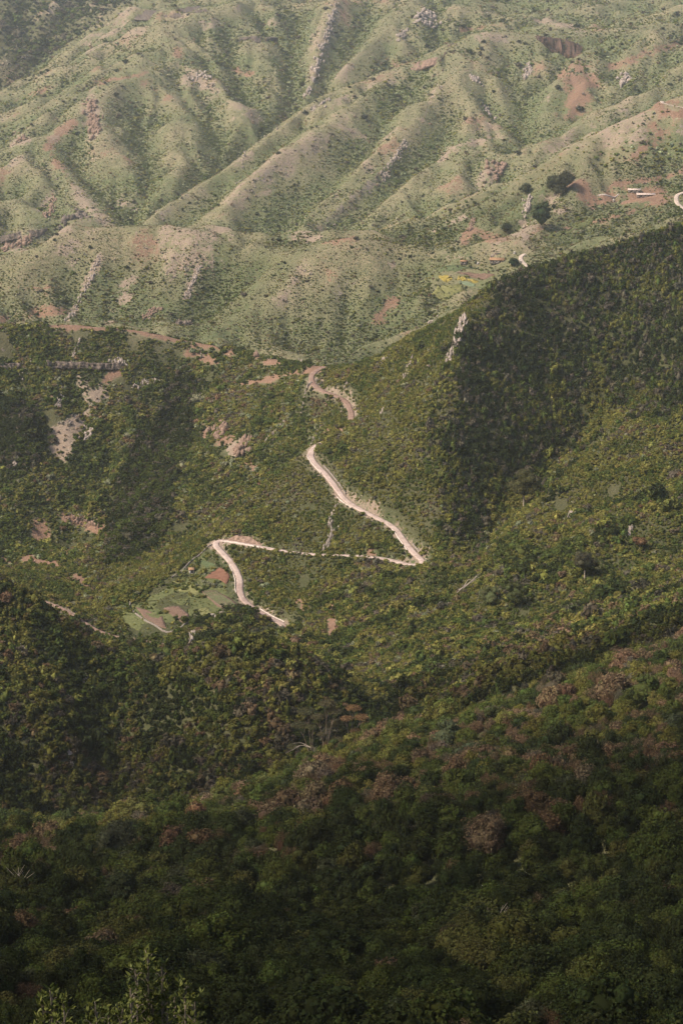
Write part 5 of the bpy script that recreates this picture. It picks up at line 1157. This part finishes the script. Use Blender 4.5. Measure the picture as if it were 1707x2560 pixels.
def flat_tree(name, px, py, Y, H, pads, tint, label, seed, lean=0.0, r0=.32):
    """tall tree: pale forked trunk, foliage in flat pads at branch ends; pads = (dx, dz share, radius)"""
    gx_, gy_, _ = P(px, py, Y); gz = float(ground(np.array([gx_]), np.array([gy_]))[0]); top = P(px, py, Y)[2]
    H = H + (top - gz); r = np.random.default_rng(seed); root = empty(name, (gx_, gy_, gz)); tag(root, label, 'tree')
    fork = H * .42; tp = [limb([(0, 0, -.6), (lean * .2, 0, fork * .5), (lean * .4, 0, fork)], [r0 * 1.3, r0, r0 * .8], 8)]
    parts = []
    for dx, fz, R_ in pads:
        R_ *= 1.3
        e = np.array([dx, r.uniform(-2, 2), H * fz]); m_ = np.array([dx * .4 + lean * .5, e[1] * .4, fork + (H * fz - fork) * .45])
        tp.append(limb([(lean * .4, 0, fork * r.uniform(.85, 1.0)), m_, e], [r0 * .62, r0 * .38, r0 * .12], 6))
        for k in range(5):
            f = e + np.array([r.uniform(-1, 1) * R_ * .8, r.uniform(-1, 1) * R_ * .8, r.uniform(-.3, .5)])
            tp.append(limb([m_ + (e - m_) * .5, (m_ + e) / 2 * .4 + f * .6, f], [r0 * .25, r0 * .15, r0 * .06], 4))
        n = int(620 * (R_ / 2.5) ** 2); s = sphere_pts(n, r, -.2); pos = e + s * np.array([R_, R_, R_ * .36]) * r.uniform(.5, 1.0, (len(s), 1)) + r.normal(size=(len(s), 3)) * .12
        parts.append(cards(pos, s * .5 + np.array([0, 0, .8]), .42 * r.uniform(.6, 1.3, len(s)), r))
    V, Fl = join(tp); obj('trunk', mesh_np('trunk', V, Fl, M_BARK2, True), root)
    V, Fl = join(parts); c = obj('crown', mesh_np('crown', V, Fl, M_LEAF_O), root); c.color = (*tint, 1); return root
flat_tree('tall_pine', 747, 1719, 690, 18, [(-2.4, .82, 2.2), (.6, .97, 2.6), (3.2, .9, 2.6), (5.6, .76, 2.4), (1.6, .74, 2.2), (-1.2, .66, 1.5), (4.0, .62, 1.7)], (.070, .060, .034), 'tall flat-topped tree with a pale straight trunk in the ravine', 401)
flat_tree('tall_pine', 722, 1722, 695, 17, [(-7.2, .6, 2.0), (-5.2, .78, 2.4), (-2.6, .93, 2.6), (-.6, .8, 2.0), (-8.0, .42, 1.6), (-4.4, .5, 1.8), (-6.0, .3, 1.5)], (.058, .056, .030), 'dark tree with bare side branches left of the pale trunk', 402, -.8, .36)
flat_tree('orange_tree', 800, 1690, 672, 9.2, [(-.6, .9, 1.8), (1.8, 1.0, 2.2), (4.4, .92, 2.0), (6.2, .8, 1.5), (2.6, .7, 1.6)], (.145, .085, .045), 'orange-crowned spreading tree right of the tall pale trunk', 403, .3, .2)
def dead_wood(name, ends, label, r0, mat, cat='log'):
    parts = [limb(e, [r0, r0 * .7, r0 * .25], 6) for e in ends]; base = np.array(ends[0][0]); V, Fl = join(parts)
    return tag(obj(name, mesh_np(name, V - base, Fl, mat), None, base), label, cat)
M_DEAD = simple('bleached_wood', (.22, .18, .15), (.38, .32, .27), 2.0)
def pz(px, py, ymin, dz=0): q = pix(px, py, ymin); return np.array([q[0], q[1], q[2] + dz])
a_ = np.array(P(713, 1717, 690)); b_ = np.array(P(690, 1712, 692)); c_ = np.array(P(664, 1724, 692))
dead_wood('dead_branches', [[a_, b_, c_], [a_ + (0, 0, .1), b_ + (.2, 0, .9), np.array(P(672, 1708, 692))], [b_, np.array(P(676, 1720, 690)), np.array(P(655, 1731, 690))]], 'bleached dead branches sticking out left of the tall tree foot', .10, M_DEAD, 'branch')
for k, (s0, s1) in enumerate([((1050, 1364), (1098, 1338)), ((1048, 1370), (1080, 1345)), ((1062, 1360), (1102, 1333))]):
    u0, u1 = pz(*s0, 940, 1.7), pz(*s1, 940, 1.9)
    dead_wood('fallen_trunk', [[u0, (u0 + u1) / 2 + (0, 0, .3 + .2 * k), u1], [(u0 + u1) / 2 + (0, 0, .3), u1 + (-1.5, 0, 1.0), u1 + (.3, 0, 1.6)]], ['longest pale trunk of the fallen pile on the valley floor', 'lowest shorter trunk of the fallen pile on the valley floor', 'topmost forked trunk of the fallen pile on the valley floor'][k], .26, M_DEAD)
# bare twiggy bushes in the near forest
for k, (px_, py_, Y_, hh, lb) in enumerate([(1140, 2150, 330, 3.2, 'bare pale twigs among dark crowns near the bottom right'), (52, 2055, 395, 3.0, 'bare bristly bush at the left edge of the near forest'), (415, 1925, 545, 3.0, 'bare grey snag near the near forest crest on the left'), (1480, 1590, 590, 4.5, 'bare slanting stems at the right edge of the near forest'), (900, 1800, 500, 3.2, 'thin bare branches amid brown crowns in mid forest')]):
    q = np.array(P(px_, py_, Y_)); q[2] = float(ground(q[:1], q[1:2])[0]) + 2.2; r = np.random.default_rng(900 + k)
    ends = [[q, q + (r.normal() * .8, r.normal() * .5, hh * .6), q + (r.normal() * 1.6, r.normal() * .8, hh * r.uniform(.9, 1.3) + 1.5)] for _ in range(11)]
    dead_wood('dead_bush', ends, lb, .06, M_DEAD, 'bush')
# ------------------------------------------------------------------ leafy shoots right below the viewpoint
g = N('glossy_leaf'); isl = g.n('ShaderNodeNewGeometry').outputs['Random Per Island']
M_GLOSS = g.done(g.mix(isl, rgb(.030, .040, .008), rgb(.080, .085, .018)), .6, None, .12)
def shoot_tree(px, py, Y, tops, label, seed):
    """young laurel: stems rising to leafy tips; tops = frame positions of the tips"""
    r = np.random.default_rng(seed); bx, by_, _ = P(px, py, Y); bz = float(ground(np.array([bx]), np.array([by_]))[0])
    root = empty('laurel_shoot', (bx, by_, bz)); tag(root, label, 'shrub'); base = np.array([bx, by_, bz]); st = []; lf = []
    for tx, ty, ln in tops:
        tip = np.array(P(tx, ty, Y + r.uniform(-.3, .3))) - base; mid = tip * np.array([.75, .75, .55]); st.append(limb([(0, 0, -.3), mid, tip], [.06, .03, .008], 6))
        n = int(190 * ln)
        for k in range(n):
            f = 1 - (r.uniform(0, 1) ** 1.1) * ln / 2.0; p = mid + (tip - mid) * max(0, 2 * f - 1) if f > .5 else mid * f * 2
            a = r.uniform(0, 6.28); wdt = .07 + .42 * (1 - f) ** .7
            tw = p + np.array([math.cos(a) * wdt * r.uniform(.4, 1), math.sin(a) * wdt * r.uniform(.4, 1), r.uniform(.0, .12)])
            st.append(limb([p - (0, 0, .05), (p + tw) / 2, tw], [.008, .006, .004], 4)) if k % 4 == 0 else None
            for q in range(3):
                b = r.uniform(0, 6.28); d = np.array([math.cos(b), math.sin(b), r.uniform(.3, 1.5)]); d /= np.linalg.norm(d)
                s = np.cross(d, r.normal(size=3)); s /= np.linalg.norm(s); nn = np.cross(s, d); L_ = r.uniform(.055, .10); w_ = L_ * .17
                V = np.array([tw, tw + d * L_ * .45 + s * w_, tw + d * L_ * .5 + nn * L_ * .05, tw + d * L_ * .45 - s * w_, tw + d * L_ + nn * L_ * -.08])
                lf.append((V, np.array([[0, 1, 2], [1, 4, 2], [4, 3, 2], [3, 0, 2]])))
    V, Fl = join(st); obj('stem', mesh_np('stem', V, Fl, M_BARK, True), root); V, Fl = join(lf); obj('leaves', mesh_np('leaves', V, Fl, M_GLOSS), root)
shoot_tree(345, 2420, 22, [(340, 2195, 1.5), (312, 2225, 1.1), (372, 2222, 1.1), (300, 2270, 1.0), (350, 2260, 1.4), (385, 2290, 1.0)], 'tallest glossy leafy shoot rising at the bottom edge', 51)
shoot_tree(120, 2460, 21, [(118, 2290, 1.1), (100, 2310, .9), (148, 2312, .9), (130, 2330, 1.0)], 'small leafy shoot near the bottom left corner', 52)
shoot_tree(425, 2450, 23, [(425, 2270, 1.0), (400, 2300, 1.0), (448, 2300, .9), (425, 2320, 1.1)], 'leafy shoot just right of the tallest one', 53)
shoot_tree(225, 2470, 21, [(222, 2325, .9), (250, 2332, .9), (280, 2320, .8), (200, 2345, .7)], 'low leafy shoot between the tallest and the corner one', 54)
print('details', round(time.time() - T0, 1))
# ------------------------------------------------------------------ the air
g = N('hazy_air')
pv = g.n('ShaderNodeVolumePrincipled', Density=HAZE_D, Anisotropy=.78); pv.inputs['Color'].default_value = (.98, .98, .97, 1)
g.t.links.new(pv.outputs[0], g.out.inputs['Volume'])
bx0, bx1, by0, by1, bz0, bz1 = -1400, 1400, -120, 4400, Z.min() - 6, max(ZC + 5, Z.max() + 12)
V = np.array([(a_, b_, c_) for c_ in (bz0, bz1) for b_ in (by0, by1) for a_ in (bx0, bx1)])
hz = obj('haze', mesh_np('haze', V, np.array([[0, 2, 3, 1], [4, 5, 7, 6], [0, 1, 5, 4], [2, 6, 7, 3], [0, 4, 6, 2], [1, 3, 7, 5]]), g.m))
tag(hz, 'thin pale haze filling the air of the valley', kind='stuff')
print('done', round(time.time() - T0, 1))
